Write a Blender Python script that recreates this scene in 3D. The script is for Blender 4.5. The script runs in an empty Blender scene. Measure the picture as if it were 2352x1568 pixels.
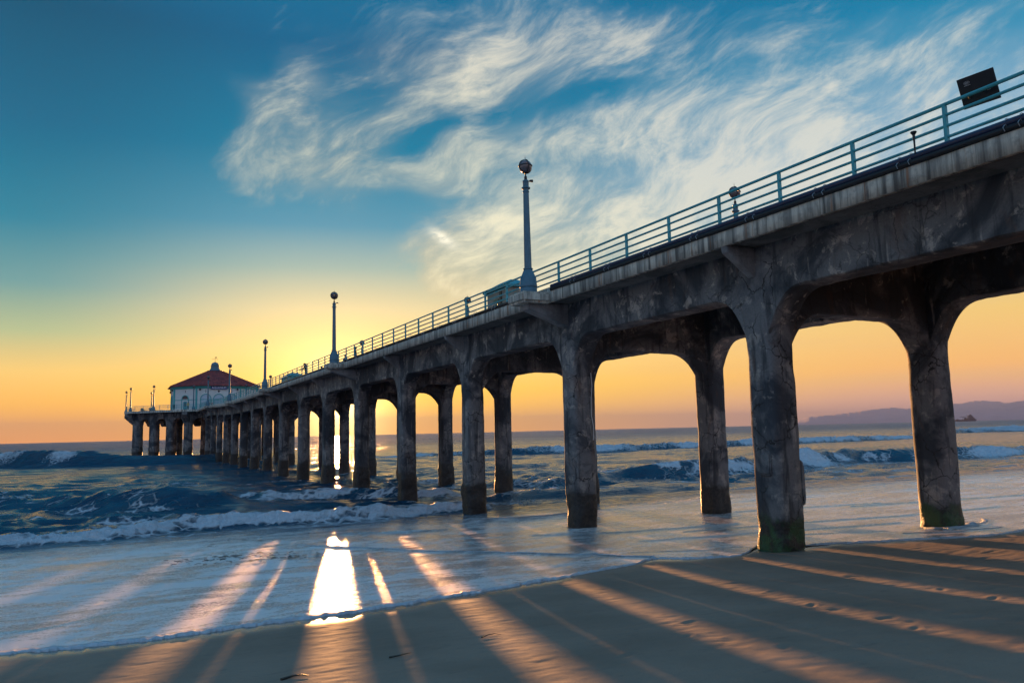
import bpy, bmesh, math, random
import numpy as np
from mathutils import Matrix, Vector
R = math.radians
random.seed(4); rng = np.random.default_rng(7)
SC = bpy.context.scene
COL = SC.collection

# ------------------------------------------------------------------ camera
YAW, PIT, ROL, CAMH = .467918, .114953, .0237955, 4.0
cam = bpy.data.cameras.new('camera'); camo = bpy.data.objects.new('camera', cam); COL.objects.link(camo)
cam.sensor_width = 36; cam.lens = 1783.7/2352*36; cam.clip_start = .1; cam.clip_end = 200000
r0 = Vector((math.cos(YAW), -math.sin(YAW), 0)); f0 = Vector((math.sin(YAW), math.cos(YAW), 0)); zz = Vector((0, 0, 1))
fw = f0*math.cos(PIT)+zz*math.sin(PIT); up = zz*math.cos(PIT)-f0*math.sin(PIT)
c_, s_ = math.cos(ROL), math.sin(ROL)
RR = r0*c_-up*s_; UU = r0*s_+up*c_
M = Matrix((RR, UU, -fw)).transposed().to_4x4(); M.translation = (0, 0, CAMH); camo.matrix_world = M
SC.camera = camo
SC.render.resolution_x = 1024; SC.render.resolution_y = 682

# ------------------------------------------------------------------ exposure
SC.view_settings.view_transform = 'Standard'; SC.view_settings.look = 'None'
SC.view_settings.exposure = 3.0; SC.view_settings.gamma = 1
SC.render.engine = 'CYCLES'

# ------------------------------------------------------------------ node helper
class G:
    def __init__(s, tree): s.t = tree; s.n = tree.nodes; s.l = tree.links
    def node(s, typ, **kw):
        n = s.n.new(typ)
        for k, v in kw.items():
            if k == 'ins':
                for a, b in v.items(): s.put(n.inputs[a], b)
            else: setattr(n, k, v)
        return n
    def put(s, sock, v):
        if isinstance(v, V): s.l.new(v.s, sock)
        elif isinstance(v, bpy.types.NodeSocket): s.l.new(v, sock)
        else: sock.default_value = v
    def m(s, op, a, b=None, c=None, clamp=False):
        n = s.n.new('ShaderNodeMath'); n.operation = op; n.use_clamp = clamp
        s.put(n.inputs[0], a)
        if b is not None: s.put(n.inputs[1], b)
        if c is not None: s.put(n.inputs[2], c)
        return V(s, n.outputs[0])
    def vm(s, op, a, b=None, out=0):
        n = s.n.new('ShaderNodeVectorMath'); n.operation = op
        s.put(n.inputs[0], a)
        if b is not None: s.put(n.inputs['Scale' if op == 'SCALE' else 1], b)
        return V(s, n.outputs[out])
    def xyz(s, x, y, z):
        n = s.n.new('ShaderNodeCombineXYZ')
        for i, v in enumerate((x, y, z)): s.put(n.inputs[i], v)
        return V(s, n.outputs[0])
    def sep(s, v):
        n = s.n.new('ShaderNodeSeparateXYZ'); s.put(n.inputs[0], v); return [V(s, o) for o in n.outputs]
    def mix(s, f, a, b, mode='MIX'):
        n = s.n.new('ShaderNodeMix'); n.data_type = 'RGBA'; n.blend_type = mode; n.clamp_factor = True
        s.put(n.inputs[0], f)
        for i, v in ((6, a), (7, b)):
            if isinstance(v, (tuple, list)) and len(v) == 3: v = (*v, 1)
            s.put(n.inputs[i], v)
        return V(s, n.outputs[2])
    def step(s, x, a, b, lo=0., hi=1.):
        n = s.n.new('ShaderNodeMapRange'); n.interpolation_type = 'SMOOTHSTEP'
        s.put(n.inputs[0], x)
        for i, v in enumerate((a, b, lo, hi)): s.put(n.inputs[i+1], v)
        return V(s, n.outputs[0])
    def noise(s, vec, scale=1., detail=4., rough=.55, dist=0., typ=None, color=False):
        n = s.n.new('ShaderNodeTexNoise'); s.put(n.inputs['Vector'], vec)
        n.inputs['Scale'].default_value = scale; n.inputs['Detail'].default_value = detail
        n.inputs['Roughness'].default_value = rough; n.inputs['Distortion'].default_value = dist
        if typ: n.noise_type = typ
        return V(s, n.outputs[1 if color else 0])
    def ramp(s, f, stops, interp='EASE'):
        n = s.n.new('ShaderNodeValToRGB'); s.put(n.inputs[0], f); cr = n.color_ramp; cr.interpolation = interp
        while len(cr.elements) < len(stops): cr.elements.new(.5)
        for e, (p, c) in zip(cr.elements, stops): e.position = p
        for e, (p, c) in zip(cr.elements, stops): e.color = (*c, 1)
        return V(s, n.outputs[0])
class V:
    def __init__(s, g, sock): s.g = g; s.s = sock
    def __add__(a, b): return a.g.m('ADD', a, b)
    def __radd__(a, b): return a.g.m('ADD', a, b)
    def __sub__(a, b): return a.g.m('SUBTRACT', a, b)
    def __rsub__(a, b): return a.g.m('SUBTRACT', b, a)
    def __mul__(a, b): return a.g.m('MULTIPLY', a, b)
    def __rmul__(a, b): return a.g.m('MULTIPLY', a, b)
    def __truediv__(a, b): return a.g.m('DIVIDE', a, b)
    def __pow__(a, b): return a.g.m('POWER', a, b)
def lin(*c):     # sRGB 0..255 -> linear
    return tuple((v/255/12.92 if v/255 < .04045 else ((v/255+.055)/1.055)**2.4) for v in c)

# ------------------------------------------------------------------ sky
SAZ, SEL = 14.15, 1.55
world = bpy.data.worlds.new("World"); SC.world = world; world.use_nodes = True
wt = world.node_tree; wt.nodes.clear(); g = G(wt)
def build_sky(g):
    d = V(g, g.node('ShaderNodeTexCoord').outputs['Generated'])
    x, y, z = g.sep(d)
    el = g.m('ARCSINE', z)*(180/math.pi)
    az = g.m('ARCTAN2', x, y)*(180/math.pi)
    sd = (math.sin(R(SAZ))*math.cos(R(SEL)), math.cos(R(SAZ))*math.cos(R(SEL)), math.sin(R(SEL)))
    ang = g.m('ARCCOSINE', g.m('MINIMUM', g.vm('DOT_PRODUCT', d, sd, out=1), .999999))*(180/math.pi)
    E = lambda e: min(1, max(0, e/60))
    ef = g.m('MAXIMUM', el, 0.)/60.
    mk = lambda st: g.ramp(ef, [(E(a), lin(*c)) for a, c in st], 'LINEAR')
    left = mk([(0, (255, 162, 34)), (2.5, (255, 188, 66)), (4.5, (244, 202, 108)), (7, (170, 186, 140)), (10, (95, 150, 152)), (14, (30, 124, 148)), (20, (0, 98, 130)), (27, (0, 78, 108)), (36, (20, 100, 150)), (60, (110, 158, 198))])
    mid = mk([(0, (255, 176, 14)), (3, (255, 202, 58)), (6, (250, 216, 132)), (9, (216, 206, 164)), (12, (140, 172, 168)), (15, (66, 142, 168)), (20, (0, 118, 150)), (27, (0, 92, 130)), (36, (30, 112, 150)), (60, (110, 158, 198))])
    right = mk([(0, (180, 140, 152)), (1.6, (212, 160, 138)), (3.6, (244, 180, 100)), (7, (236, 196, 116)), (10, (206, 192, 152)), (14, (176, 188, 184)), (18, (146, 178, 200)), (24, (58, 134, 168)), (30, (6, 104, 144)), (60, (110, 158, 198))])
    back = mk([(0, (178, 176, 200)), (6, (188, 188, 208)), (14, (176, 194, 220)), (30, (140, 178, 214)), (60, (110, 158, 198))])
    col = g.mix(g.step(az, -6., 12.), left, mid)
    col = g.mix(g.step(az, 20., 60.), col, right)
    col = g.mix(g.step(g.m('ABSOLUTE', az-28.), 62., 125.), col, back)
    # low soft cloud bars at the right horizon
    lowb = g.m('EXPONENT', g.m('MAXIMUM', el, 0.)*-.5)*.65+1.
    col = g.vm('SCALE', col, lowb)
    bars = g.noise(g.xyz(az*.035, el*.55, 0.), 1., 3., .5)
    col = g.mix(g.step(bars, .45, .75)*g.step(az, 25., 45.)*g.step(el, 13., 5.)*.35, col, lin(236, 190, 120))
    # cirrus
    wv = g.noise(g.xyz(az*.085, el*.12, 3.), 1., 1.5, .5, color=True)
    wx, wy, _ = g.sep(wv)
    ax = az + (wx-.5)*8.5; ey = el + (wy-.5)*6.
    def rot(a, sx, sy, seed):
        ca, sa = math.cos(R(a)), math.sin(R(a))
        return g.xyz((ax*ca+ey*sa)*(1/sx), (ey*ca-ax*sa)*(1/sy), seed)
    n1 = g.noise(rot(20, 8.5, 3.3, 1.7), 1., 12., .60, .2)
    n2 = g.noise(rot(58, 7.5, 3.2, 8.3), 1., 12., .60, .2)
    n3 = g.noise(rot(12, 13, 5.5, 4.1), 1., 5., .55, .2)
    fine = g.noise(rot(26, 2.6, .8, 2.2), 1., 12., .70, .3)
    def blob(a0, e0, sa, se, rotd, amp, src=None):
        ca, sn = math.cos(R(rotd)), math.sin(R(rotd))
        A, B = (ax if src is None else az), (ey if src is None else el)
        dx = A-a0; dy = B-e0
        u = (dx*ca+dy*sn)*(1/sa); v = (dy*ca-dx*sn)*(1/se)
        return g.m('EXPONENT', (u*u+v*v)*-1.)*amp
    cov = None
    for b in [(15.5, 18.6, 6.5, 1.9, 3, 1.1), (9, 18.4, 3.0, 1.3, -10, .35), (9, 21.5, 4.5, 2.0, -32, .7), (11.5, 24.5, 2.2, 5.0, 30, .7), (13, 21.6, 5, 1.8, -10, .45),
              (19.5, 21.8, 3.8, 1.3, 32, .8), (24.8, 25.0, 2.3, 5., -18, 1.05), (22.5, 26.5, 6, 3.4, 12, .7), (17.5, 25.8, 3.0, 3.0, 20, .45), (32, 26.5, 9, 2.8, 10, .8), (40, 26.5, 9, 3.6, 0, .65),
              (28, 20.2, 6, 1.2, 12, .6), (38, 21.0, 10, 2.0, 4, .75), (46, 19.2, 12, 4.5, -5, 1.15), (31, 16.4, 9, 3.0, 4, 1.2), (24.0, 12.6, 4.4, 2.7, 5, 2.7), (28.5, 12.0, 4.5, 2.4, 0, 1.0), (31, 12, 9, 3.6, 0, 1.35),
              (54, 23.6, 10, 2.6, 8, 1.2), (17, 29, 8, 1.8, 0, .5), (48, 13, 14, 5, 0, .9), (26, 30, 9, 2.6, 5, .7), (58, 18.5, 9, 4.5, 0, 1.3), (36, 14, 14, 3.5, 6, .6), (42, 23.5, 14, 5, 0, .45)]:
        v = blob(*b); cov = v if cov is None else cov+v
    hole = blob(22.8, 21.2, 6.5, .75, 24, 1.0)+blob(36, 23.6, 7., .9, 5, .9)+blob(25, 16.9, 0.1, .1, 0, .1)+blob(19.0, 15.6, 3.0, 1.2, 30, .8)
    cov = g.m('MAXIMUM', g.m('MINIMUM', cov, 2.0)-hole*.75, 0.)
    tex = n1*.39+n2*.30+fine*.31
    dens = g.m('MULTIPLY', tex + cov*.19 + (n3-.5)*.5-.565, 2.5, clamp=True)
    dens = dens*g.step(cov, .03, .45)*.80
    veil = g.step(cov, .1, 1.1)*g.step(n3+(n1-.5)*.6, .25, .75)*.42
    dens = g.m('MAXIMUM', dens, veil)
    warm = g.step(ang, 34., 9.)
    cc = g.mix(warm, lin(128, 160, 178), lin(214, 196, 158))
    hi = g.step(tex+(n3-.5)*.4+cov*.08, .53, .74)
    cc = g.mix(hi, cc, g.mix(warm, lin(214, 212, 200), lin(255, 244, 206)))
    col = g.mix(dens, col, cc)
    # the burning patch where light breaks the cloud
    hot = blob(21.6, 14.1, .9, .35, -25, 1.)*g.step(fine, .3, .55)
    col = g.mix(hot, col, (1., .97, .80))
    # aureole of the low sun
    au = g.m('EXPONENT', ang*-.36); au2 = g.m('EXPONENT', ang*-.62); au3 = g.m('EXPONENT', ang*-.12)
    add = g.vm('SCALE', (1.0, .62, .16), au3*.05)
    add = g.vm('ADD', add, g.vm('SCALE', (1.0, .62, .08), au*.8))
    add = g.vm('ADD', add, g.vm('SCALE', (4.5, 3.2, 1.4), au2*1.5))
    below = g.step(el, -3., 0.)
    col = g.vm('ADD', col, g.vm('MULTIPLY', add, g.xyz(below, below, below)))
    gnd = (.11, .12, .15)
    col = g.mix(g.step(el, -2., 0.), gnd, col)
    sky = g.node('ShaderNodeTexSky'); sky.sky_type = 'NISHITA'; sky.sun_disc = False
    sky.sun_elevation = R(SEL); sky.sun_rotation = R(SAZ); sky.air_density = 1; sky.dust_density = 1.5
    col = g.vm('ADD', col, g.vm('SCALE', sky.outputs[0], .012))
    hs_ = g.node('ShaderNodeHueSaturation'); hs_.inputs['Saturation'].default_value = 1.14; g.put(hs_.inputs['Color'], col); col = g.mix(g.step(el, 5., 13.), col, V(g, hs_.outputs[0]))
    bg = g.node('ShaderNodeBackground'); g.put(bg.inputs[0], col); bg.inputs[1].default_value = .145
    o = g.node('ShaderNodeOutputWorld'); g.l.new(bg.outputs[0], o.inputs[0])
build_sky(g)

# ------------------------------------------------------------------ sun
sl = bpy.data.lights.new('sun', 'SUN'); sl.energy = 4.2; sl.angle = R(.58); sl.color = (1, .45, .15)
so = bpy.data.objects.new('sun', sl); COL.objects.link(so)
sdir = Vector((math.sin(R(SAZ))*math.cos(R(SEL)), math.cos(R(SAZ))*math.cos(R(SEL)), math.sin(R(SEL))))
so.rotation_euler = sdir.to_track_quat('Z', 'Y').to_euler(); so.location = (0, 60, 40)

# ------------------------------------------------------------------ object helpers
def tag(o, label=None, cat=None, group=None, kind=None):
    if label: o['label'] = label
    if cat: o['category'] = cat
    if group: o['group'] = group
    if kind: o['kind'] = kind
    return o
def empty(name, loc=(0, 0, 0), rz=0):
    o = bpy.data.objects.new(name, None); COL.objects.link(o); o.location = loc; o.rotation_euler = (0, 0, rz)
    o.empty_display_size = .2; return o
def link(name, me, parent=None):
    o = bpy.data.objects.new(name, me); COL.objects.link(o)
    if parent is not None: o.parent = parent
    return o
def npmesh(name, verts, quads, mat, smooth=True):
    me = bpy.data.meshes.new(name); verts = np.asarray(verts, np.float32); quads = np.asarray(quads, np.int32)
    me.vertices.add(len(verts)); me.vertices.foreach_set('co', verts.ravel())
    k = quads.shape[1]; me.loops.add(quads.size); me.loops.foreach_set('vertex_index', quads.ravel())
    me.polygons.add(len(quads)); me.polygons.foreach_set('loop_start', np.arange(0, quads.size, k, dtype=np.int32))
    me.polygons.foreach_set('loop_total', np.full(len(quads), k, np.int32))
    me.update(calc_edges=True)
    if smooth: me.polygons.foreach_set('use_smooth', np.ones(len(quads), bool))
    if mat: me.materials.append(mat)
    return me
def grid_quads(nr, nc, wrap=False):
    i = np.arange(nr-1)[:, None]; j = np.arange(nc if wrap else nc-1)[None]
    a = i*nc+j; b = i*nc+(j+1) % nc
    return np.stack([a, b, b+nc, a+nc], -1).reshape(-1, 4)
class MB:
    """collects shapes into one mesh"""
    def __init__(s): s.v = []; s.f = []
    def add(s, vs, fs):
        o = len(s.v); s.v += [tuple(map(float, v)) for v in vs]; s.f += [[o+i for i in f] for f in fs]; return s
    def box(s, x0, x1, y0, y1, z0, z1):
        return s.add([(x, y, z) for z in (z0, z1) for y in (y0, y1) for x in (x0, x1)],
                     [(0, 2, 3, 1), (4, 5, 7, 6), (0, 1, 5, 4), (2, 6, 7, 3), (0, 4, 6, 2), (1, 3, 7, 5)])
    def prism(s, poly, a0, a1, axis='y'):
        """poly in the two other axes, extruded along axis"""
        n = len(poly)
        mk = {'y': lambda p, a: (p[0], a, p[1]), 'x': lambda p, a: (a, p[0], p[1]), 'z': lambda p, a: (p[0], p[1], a)}[axis]
        vs = [mk(p, a0) for p in poly]+[mk(p, a1) for p in poly]
        return s.add(vs, [list(range(n)), list(range(2*n-1, n-1, -1))]+[(i, i+n, (i+1) % n+n, (i+1) % n) for i in range(n)])
    def lathe(s, prof, seg=20, c=(0, 0)):
        vs = []; fs = []
        for r, z in prof:
            for k in range(seg):
                a = 2*math.pi*k/seg; vs.append((c[0]+r*math.cos(a), c[1]+r*math.sin(a), z))
        for i in range(len(prof)-1):
            for k in range(seg):
                a, b = i*seg+k, i*seg+(k+1) % seg; fs.append((a, b, b+seg, a+seg))
        fs.append(list(range(seg))[::-1]); fs.append([(len(prof)-1)*seg+k for k in range(seg)])
        return s.add(vs, fs)
    def tube(s, pts, r, seg=8, r2=None):
        pts = [Vector(p) for p in pts]; vs = []; fs = []; n = len(pts)
        u = None
        for i, p in enumerate(pts):
            t = (pts[min(i+1, n-1)]-pts[max(i-1, 0)]).normalized()
            if u is None: u = t.orthogonal().normalized()
            u = (u-t*u.dot(t)).normalized(); w = t.cross(u)
            rr = r if r2 is None else r+(r2-r)*i/max(1, n-1)
            for k in range(seg):
                a = 2*math.pi*k/seg; vs.append(p+u*rr*math.cos(a)+w*rr*math.sin(a))
        for i in range(n-1):
            for k in range(seg):
                a, b = i*seg+k, i*seg+(k+1) % seg; fs.append((a, b, b+seg, a+seg))
        fs.append(list(range(seg))[::-1]); fs.append([(n-1)*seg+k for k in range(seg)])
        return s.add(vs, fs)
    def sphere(s, c, r, seg=20, ring=12, sz=1):
        prof = [(max(1e-4, r*math.sin(math.pi*i/ring)), c[2]-r*sz*math.cos(math.pi*i/ring)) for i in range(ring+1)]
        return s.lathe(prof, seg, (c[0], c[1]))
    def mesh(s, name, mat, smooth=False, bevel=0):
        me = bpy.data.meshes.new(name); me.from_pydata(s.v, [], s.f); me.update()
        bm = bmesh.new(); bm.from_mesh(me); bmesh.ops.recalc_face_normals(bm, faces=bm.faces)
        if bevel: bmesh.ops.bevel(bm, geom=[e for e in bm.edges if len(e.link_faces) == 2 and e.calc_face_angle(0) > .6], offset=bevel, segments=2, affect='EDGES', clamp_overlap=True)
        bm.to_mesh(me); bm.free()
        if smooth:
            me.polygons.foreach_set('use_smooth', np.ones(len(me.polygons), bool))
            try: me.set_sharp_from_angle(angle=R(38))
            except Exception: pass
        me.materials.append(mat); return me
    def build(s, name, mat, parent=None, smooth=False, bevel=0):
        return link(name, s.mesh(name, mat, smooth, bevel), parent)

# numpy value noise
def _h(i, j, k):
    n = (i*374761393+j*668265263+k*2147483647+1013904223) & 0xffffffff
    n = (n ^ (n >> 13))*1274126177 & 0xffffffff
    n = (n ^ (n >> 16))*2246822519 & 0xffffffff
    return ((n ^ (n >> 15)) & 0xffff)/65535.
def vn(x, y, z=None):
    x = np.asarray(x, float); y = np.asarray(y, float); z = np.zeros_like(x) if z is None else np.asarray(z, float)+np.zeros_like(x)
    i, j, k = [np.floor(v).astype(np.int64) for v in (x, y, z)]
    fx, fy, fz = x-i, y-j, z-k
    fx, fy, fz = [f*f*f*(f*(f*6-15)+10) for f in (fx, fy, fz)]
    o = 0
    for a in (0, 1):
        for b in (0, 1):
            for c in (0, 1):
                o = o+_h(i+a, j+b, k+c)*(fx if a else 1-fx)*(fy if b else 1-fy)*(fz if c else 1-fz)
    return o*2-1
def fbm(x, y, z=None, o=4, g=.5):
    s = 0; a = 1; t = 0
    for n in range(o):
        s = s+a*vn(x*2**n+n*17.3, y*2**n+n*9.1, (0 if z is None else z)*2**n+n*5.7 if z is not None else np.full_like(np.asarray(x, float), n*3.3)); t += a; a *= g
    return s/t
def ss(x, a, b):
    t = np.clip((x-a)/(b-a), 0, 1); return t*t*(3-2*t)

# ------------------------------------------------------------------ materials
def material(name):
    m = bpy.data.materials.new(name); m.use_nodes = True; t = m.node_tree; t.nodes.clear(); g = G(t)
    b = g.node('ShaderNodeBsdfPrincipled'); o = g.node('ShaderNodeOutputMaterial'); g.l.new(b.outputs[0], o.inputs[0])
    return m, g, b
def pos(g): return V(g, g.node('ShaderNodeNewGeometry').outputs['Position'])
def bump(g, h, strength, dist, b):
    n = g.node('ShaderNodeBump'); n.inputs['Strength'].default_value = strength; n.inputs['Distance'].default_value = dist
    g.put(n.inputs['Height'], h); g.l.new(n.outputs[0], b.inputs['Normal'])
def scaled(g, p, x, y, z):
    return g.vm('MULTIPLY', p, (x, y, z))
def concrete(name, base, dark, pale, marine=False, streak=.5, cracks=.6, patch=.7):
    m, g, b = material(name); p = pos(g); x, y, z = g.sep(p)
    n1 = g.noise(p, .45, 6., .6, .7); n2 = g.noise(p, 2.3, 6., .65, .4); n3 = g.noise(p, 22., 4., .6)
    st = g.noise(scaled(g, p, 3.2, 3.2, .35), 1., 5., .6, .3)
    c = g.mix(g.step(n1, .42, .56), dark, base)
    c = g.mix(g.step(n2+(n1-.5)*.5, .56, .66)*patch*.75, c, pale)
    c = g.mix(g.step(st, .50, .68)*streak, c, tuple(v*.42 for v in dark))
    lime = g.noise(scaled(g, p, 4.5, 4.5, .5), 1.3, 3., .5, .5)
    c = g.mix(g.step(lime, .66, .74)*.5*streak, c, tuple(min(1, v*1.25) for v in pale))
    blot = g.noise(p, 1.15, 7., .72, 1.4)
    c = g.mix(g.step(blot, .58, .63)*.55*patch, c, tuple(v*.45 for v in dark))
    c = g.mix(g.step(g.noise(scaled(g, p, 1.3, 1.3, .5), 1.1, 5., .65, .8), .56, .68)*.45*streak, c, (.13, .065, .035))
    c = g.mix(g.step(n3, .3, .75)*.25, c, tuple(v*.5 for v in dark))
    # cracks
    wp = g.vm('ADD', p, g.vm('SCALE', g.noise(p, 1.8, 4., .6, color=True), .55))
    v = g.node('ShaderNodeTexVoronoi'); v.feature = 'DISTANCE_TO_EDGE'; g.put(v.inputs['Vector'], wp); v.inputs['Scale'].default_value = 1.15
    cm = g.step(V(g, v.outputs[0]), .022, .004)*g.step(g.noise(p, .6, 2., .5), .46, .54)*cracks
    brd = g.step(g.m('ABSOLUTE', g.m('FRACT', z*1.64+.2)-.5), .485, .499)*g.step(n2, .42, .6)*.5
    c = g.mix(brd, c, tuple(q*.5 for q in dark))
    c = g.mix(cm, c, (.012, .011, .010))
    h = n2*.5+n3*.18+(1.-cm)*.5+g.noise(p, 70., 3., .6)*.06
    rough = .85
    if marine:
        lvl = z+(n1-.5)*.9+(n2-.5)*.5
        wet = g.step(lvl, 2.3, 1.2)
        c = g.mix(wet*.55, c, (.035, .030, .026))
        gr = g.step(lvl, 1.78, 1.55)
        rough_n = g.noise(p, 9., 6., .7); c = g.mix(gr, c, g.mix(g.step(rough_n, .4, .65), (.008, .007, .006), (.035, .026, .020)))
        h = h+gr*rough_n*1.6
        # green algae on the shore-side bents
        al = g.step(y, 22., 17.)*g.step(lvl, 2.2, 1.5)*g.step(g.noise(p, 2.1, 5., .65, .8), .40, .56)
        al = al*g.step(z+(n2-.5)*1.2, 1.75, 1.25)
        c = g.mix(al*.7, c, g.mix(g.noise(p, 14., 3., .6), (.012, .045, .014), (.04, .13, .03)))
        rr = g.mix(wet, (.85,)*3, (.5,)*3); g.put(b.inputs['Roughness'], g.sep(rr)[0])
    else: b.inputs['Roughness'].default_value = rough
    g.put(b.inputs['Base Color'], c); bump(g, h, .55, .05, b)
    return m
def plain(name, col, rough=.5, metal=0, var=.25, scale=6., b_=.2, dist=.01):
    m, g, b = material(name); p = pos(g)
    n = g.noise(p, scale, 5., .6); n2 = g.noise(scaled(g, p, 1, 1, .2), scale*.7, 4., .6)
    c = g.mix(g.step(n, .35, .7)*var, col, tuple(v*.45 for v in col)); c = g.mix(g.step(n2, .5, .75)*var, c, tuple(min(1, v*1.3+.01) for v in col))
    g.put(b.inputs['Base Color'], c); b.inputs['Roughness'].default_value = rough; b.inputs['Metallic'].default_value = metal
    bump(g, n, b_, dist, b); return m
MT = {}
MT['col'] = concrete('column_concrete', (.165, .160, .160), (.036, .042, .052), (.42, .37, .32), True, .8, .9)
MT['beam'] = concrete('beam_concrete', (.165, .160, .158), (.036, .042, .050), (.46, .40, .34), False, .75, .55, 1.)
MT['strut'] = concrete('bracket_concrete', (.26, .25, .245), (.13, .13, .135), (.38, .36, .34), False, .3, .2, .4)
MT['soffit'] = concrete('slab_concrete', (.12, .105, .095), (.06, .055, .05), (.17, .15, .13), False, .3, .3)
MT['rail'] = plain('painted_rail', (.05, .33, .37), .42, 0, .35, 5.)
MT['lamp'] = plain('painted_lamp_metal', (.06, .14, .19), .45, 0, .3, 7.)
MT['dark'] = plain('dark_metal', (.012, .013, .018), .45, .2, .2, 8.)
MT['pipe'] = plain('blue_pipe_paint', (.012, .02, .06), .35, 0, .3, 5.)
MT['black'] = plain('black_rubber', (.006, .006, .008), .6)
MT['steel'] = plain('clamp_steel', (.45, .47, .5), .35, .8)
MT['white'] = plain('white_stucco', (.62, .62, .60), .8, 0, .15, 2.)
MT['teal'] = plain('teal_trim', (.06, .34, .34), .6, 0, .2, 3.)
MT['panel'] = plain('arch_panel', (.42, .50, .58), .7, 0, .15, 2.)
MT['bluesign'] = plain('blue_sign', (.01, .03, .16), .5, 0, .1)
MT['letters'] = plain('white_letters', (.75, .78, .82), .6, 0, .05)
MT['window'] = plain('dark_window', (.015, .02, .03), .15, 0, .1)
MT['kiosk'] = plain('kiosk_wall', (.25, .24, .20), .7, 0, .3, 4.)
MT['tealpaint'] = plain('teal_paint', (.03, .26, .30), .5, 0, .25, 4.)
MT['skin'] = plain('skin', (.35, .2, .14), .6, 0, .1)
MT['hill'] = plain('hazy_hill', (.42, .33, .35), .95, 0, .3, .004, .0)  # hills made pale and mauve: distance haze put into the base colour
MT['weed'] = plain('kelp', (.035, .022, .012), .45, 0, .4, 20.)
MT['bone'] = plain('caulk', (.5, .48, .45), .7)

def fascia_mat():
    m, g, b = material('fascia_concrete'); p = pos(g)
    st = g.noise(scaled(g, p, 2.4, 2.4, .28), 1.6, 6., .65, .3); st2 = g.noise(scaled(g, p, 5, 5, .2), 1.1, 4., .6, .2); n2 = g.noise(p, 5., 5., .65)
    c = g.mix(g.step(st, .38, .62), (.26, .25, .22), (.60, .56, .47))
    c = g.mix(g.step(st2, .50, .66)*.8, c, (.045, .045, .045))
    c = g.mix(g.step(g.noise(scaled(g, p, 3, 3, .25), 1.9, 3., .5, .6), .60, .70)*.7, c, (.32, .13, .05))
    c = g.mix(g.step(n2, .5, .75)*.5, c, (.09, .09, .09))
    g.put(b.inputs['Base Color'], c); b.inputs['Roughness'].default_value = .85; bump(g, n2+st*.6, .5, .03, b); return m
MT['fascia'] = fascia_mat()
def roof_mat():
    m, g, b = material('clay_roof_tiles'); p = pos(g)
    n = g.noise(p, 1.3, 5., .65); c = g.mix(g.step(n, .4, .65), (.19, .022, .02), (.34, .05, .035))
    c = g.mix(g.step(g.noise(scaled(g, p, 1, 1, 3), .9, 4., .6), .52, .62)*.6, c, (.04, .012, .015))
    g.put(b.inputs['Base Color'], c); b.inputs['Roughness'].default_value = .8; bump(g, n, .4, .05, b); return m
MT['roof'] = roof_mat()
def globe_mat():
    m, g, b = material('frosted_globe'); b.inputs['Base Color'].default_value = (.16, .13, .14, 1); b.inputs['Roughness'].default_value = .12
    b.inputs['Transmission Weight'].default_value = .25; return m
MT['globe'] = globe_mat()

# ------------------------------------------------------------------ beach profile and waterline
A, WD, T1, SP = 15.363, 6.40, 15.235, 9.8
def zsand(x, y):
    yy = np.maximum(y, -6)
    z = 1.002-.03*yy+1.298*np.exp(-yy/10)+.012*(x-15)*np.clip((x-8)/10, 0, 1)*np.exp(-np.abs(x-15)/60)
    return np.where(y > 60, z-.01*(y-60), z)
EDGE = np.array([(-14, 13.2), (-6, 14.0), (-3, 14.3), (-1.48, 14.12), (-.57, 13.83), (.55, 13.66), (1.1, 13.66), (2.19, 13.78), (3.06, 13.85), (3.74, 13.83), (4.93, 14.02), (6.39, 14.33), (8.04, 14.69), (9.86, 15.31), (11.04, 15.62), (11.98, 16.2),
    (12.2, 16.0), (12.65, 15.35), (13.1, 15.1), (13.45, 15.01), (13.9, 15.1), (14.35, 15.35), (15.0, 15.9), (15.58, 16.25), (16.2, 15.25), (17.55, 14.31), (18.83, 13.38), (20.09, 12.69), (21.06, 12.72), (21.9, 12.75), (24.5, 13.6), (32, 15.5), (60, 17), (260, 24)])
eaz = np.arctan2(EDGE[:, 0], EDGE[:, 1]); er = np.hypot(EDGE[:, 0], EDGE[:, 1])
o_ = np.argsort(eaz); eaz = eaz[o_]; er = er[o_]
def redge(az):
    r = np.interp(az, eaz, er)
    return r*(1+.004*vn(az*60, az*0+3)+.0022*vn(az*240, az*0+8)+.001*vn(az*700, az*0+2))

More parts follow.
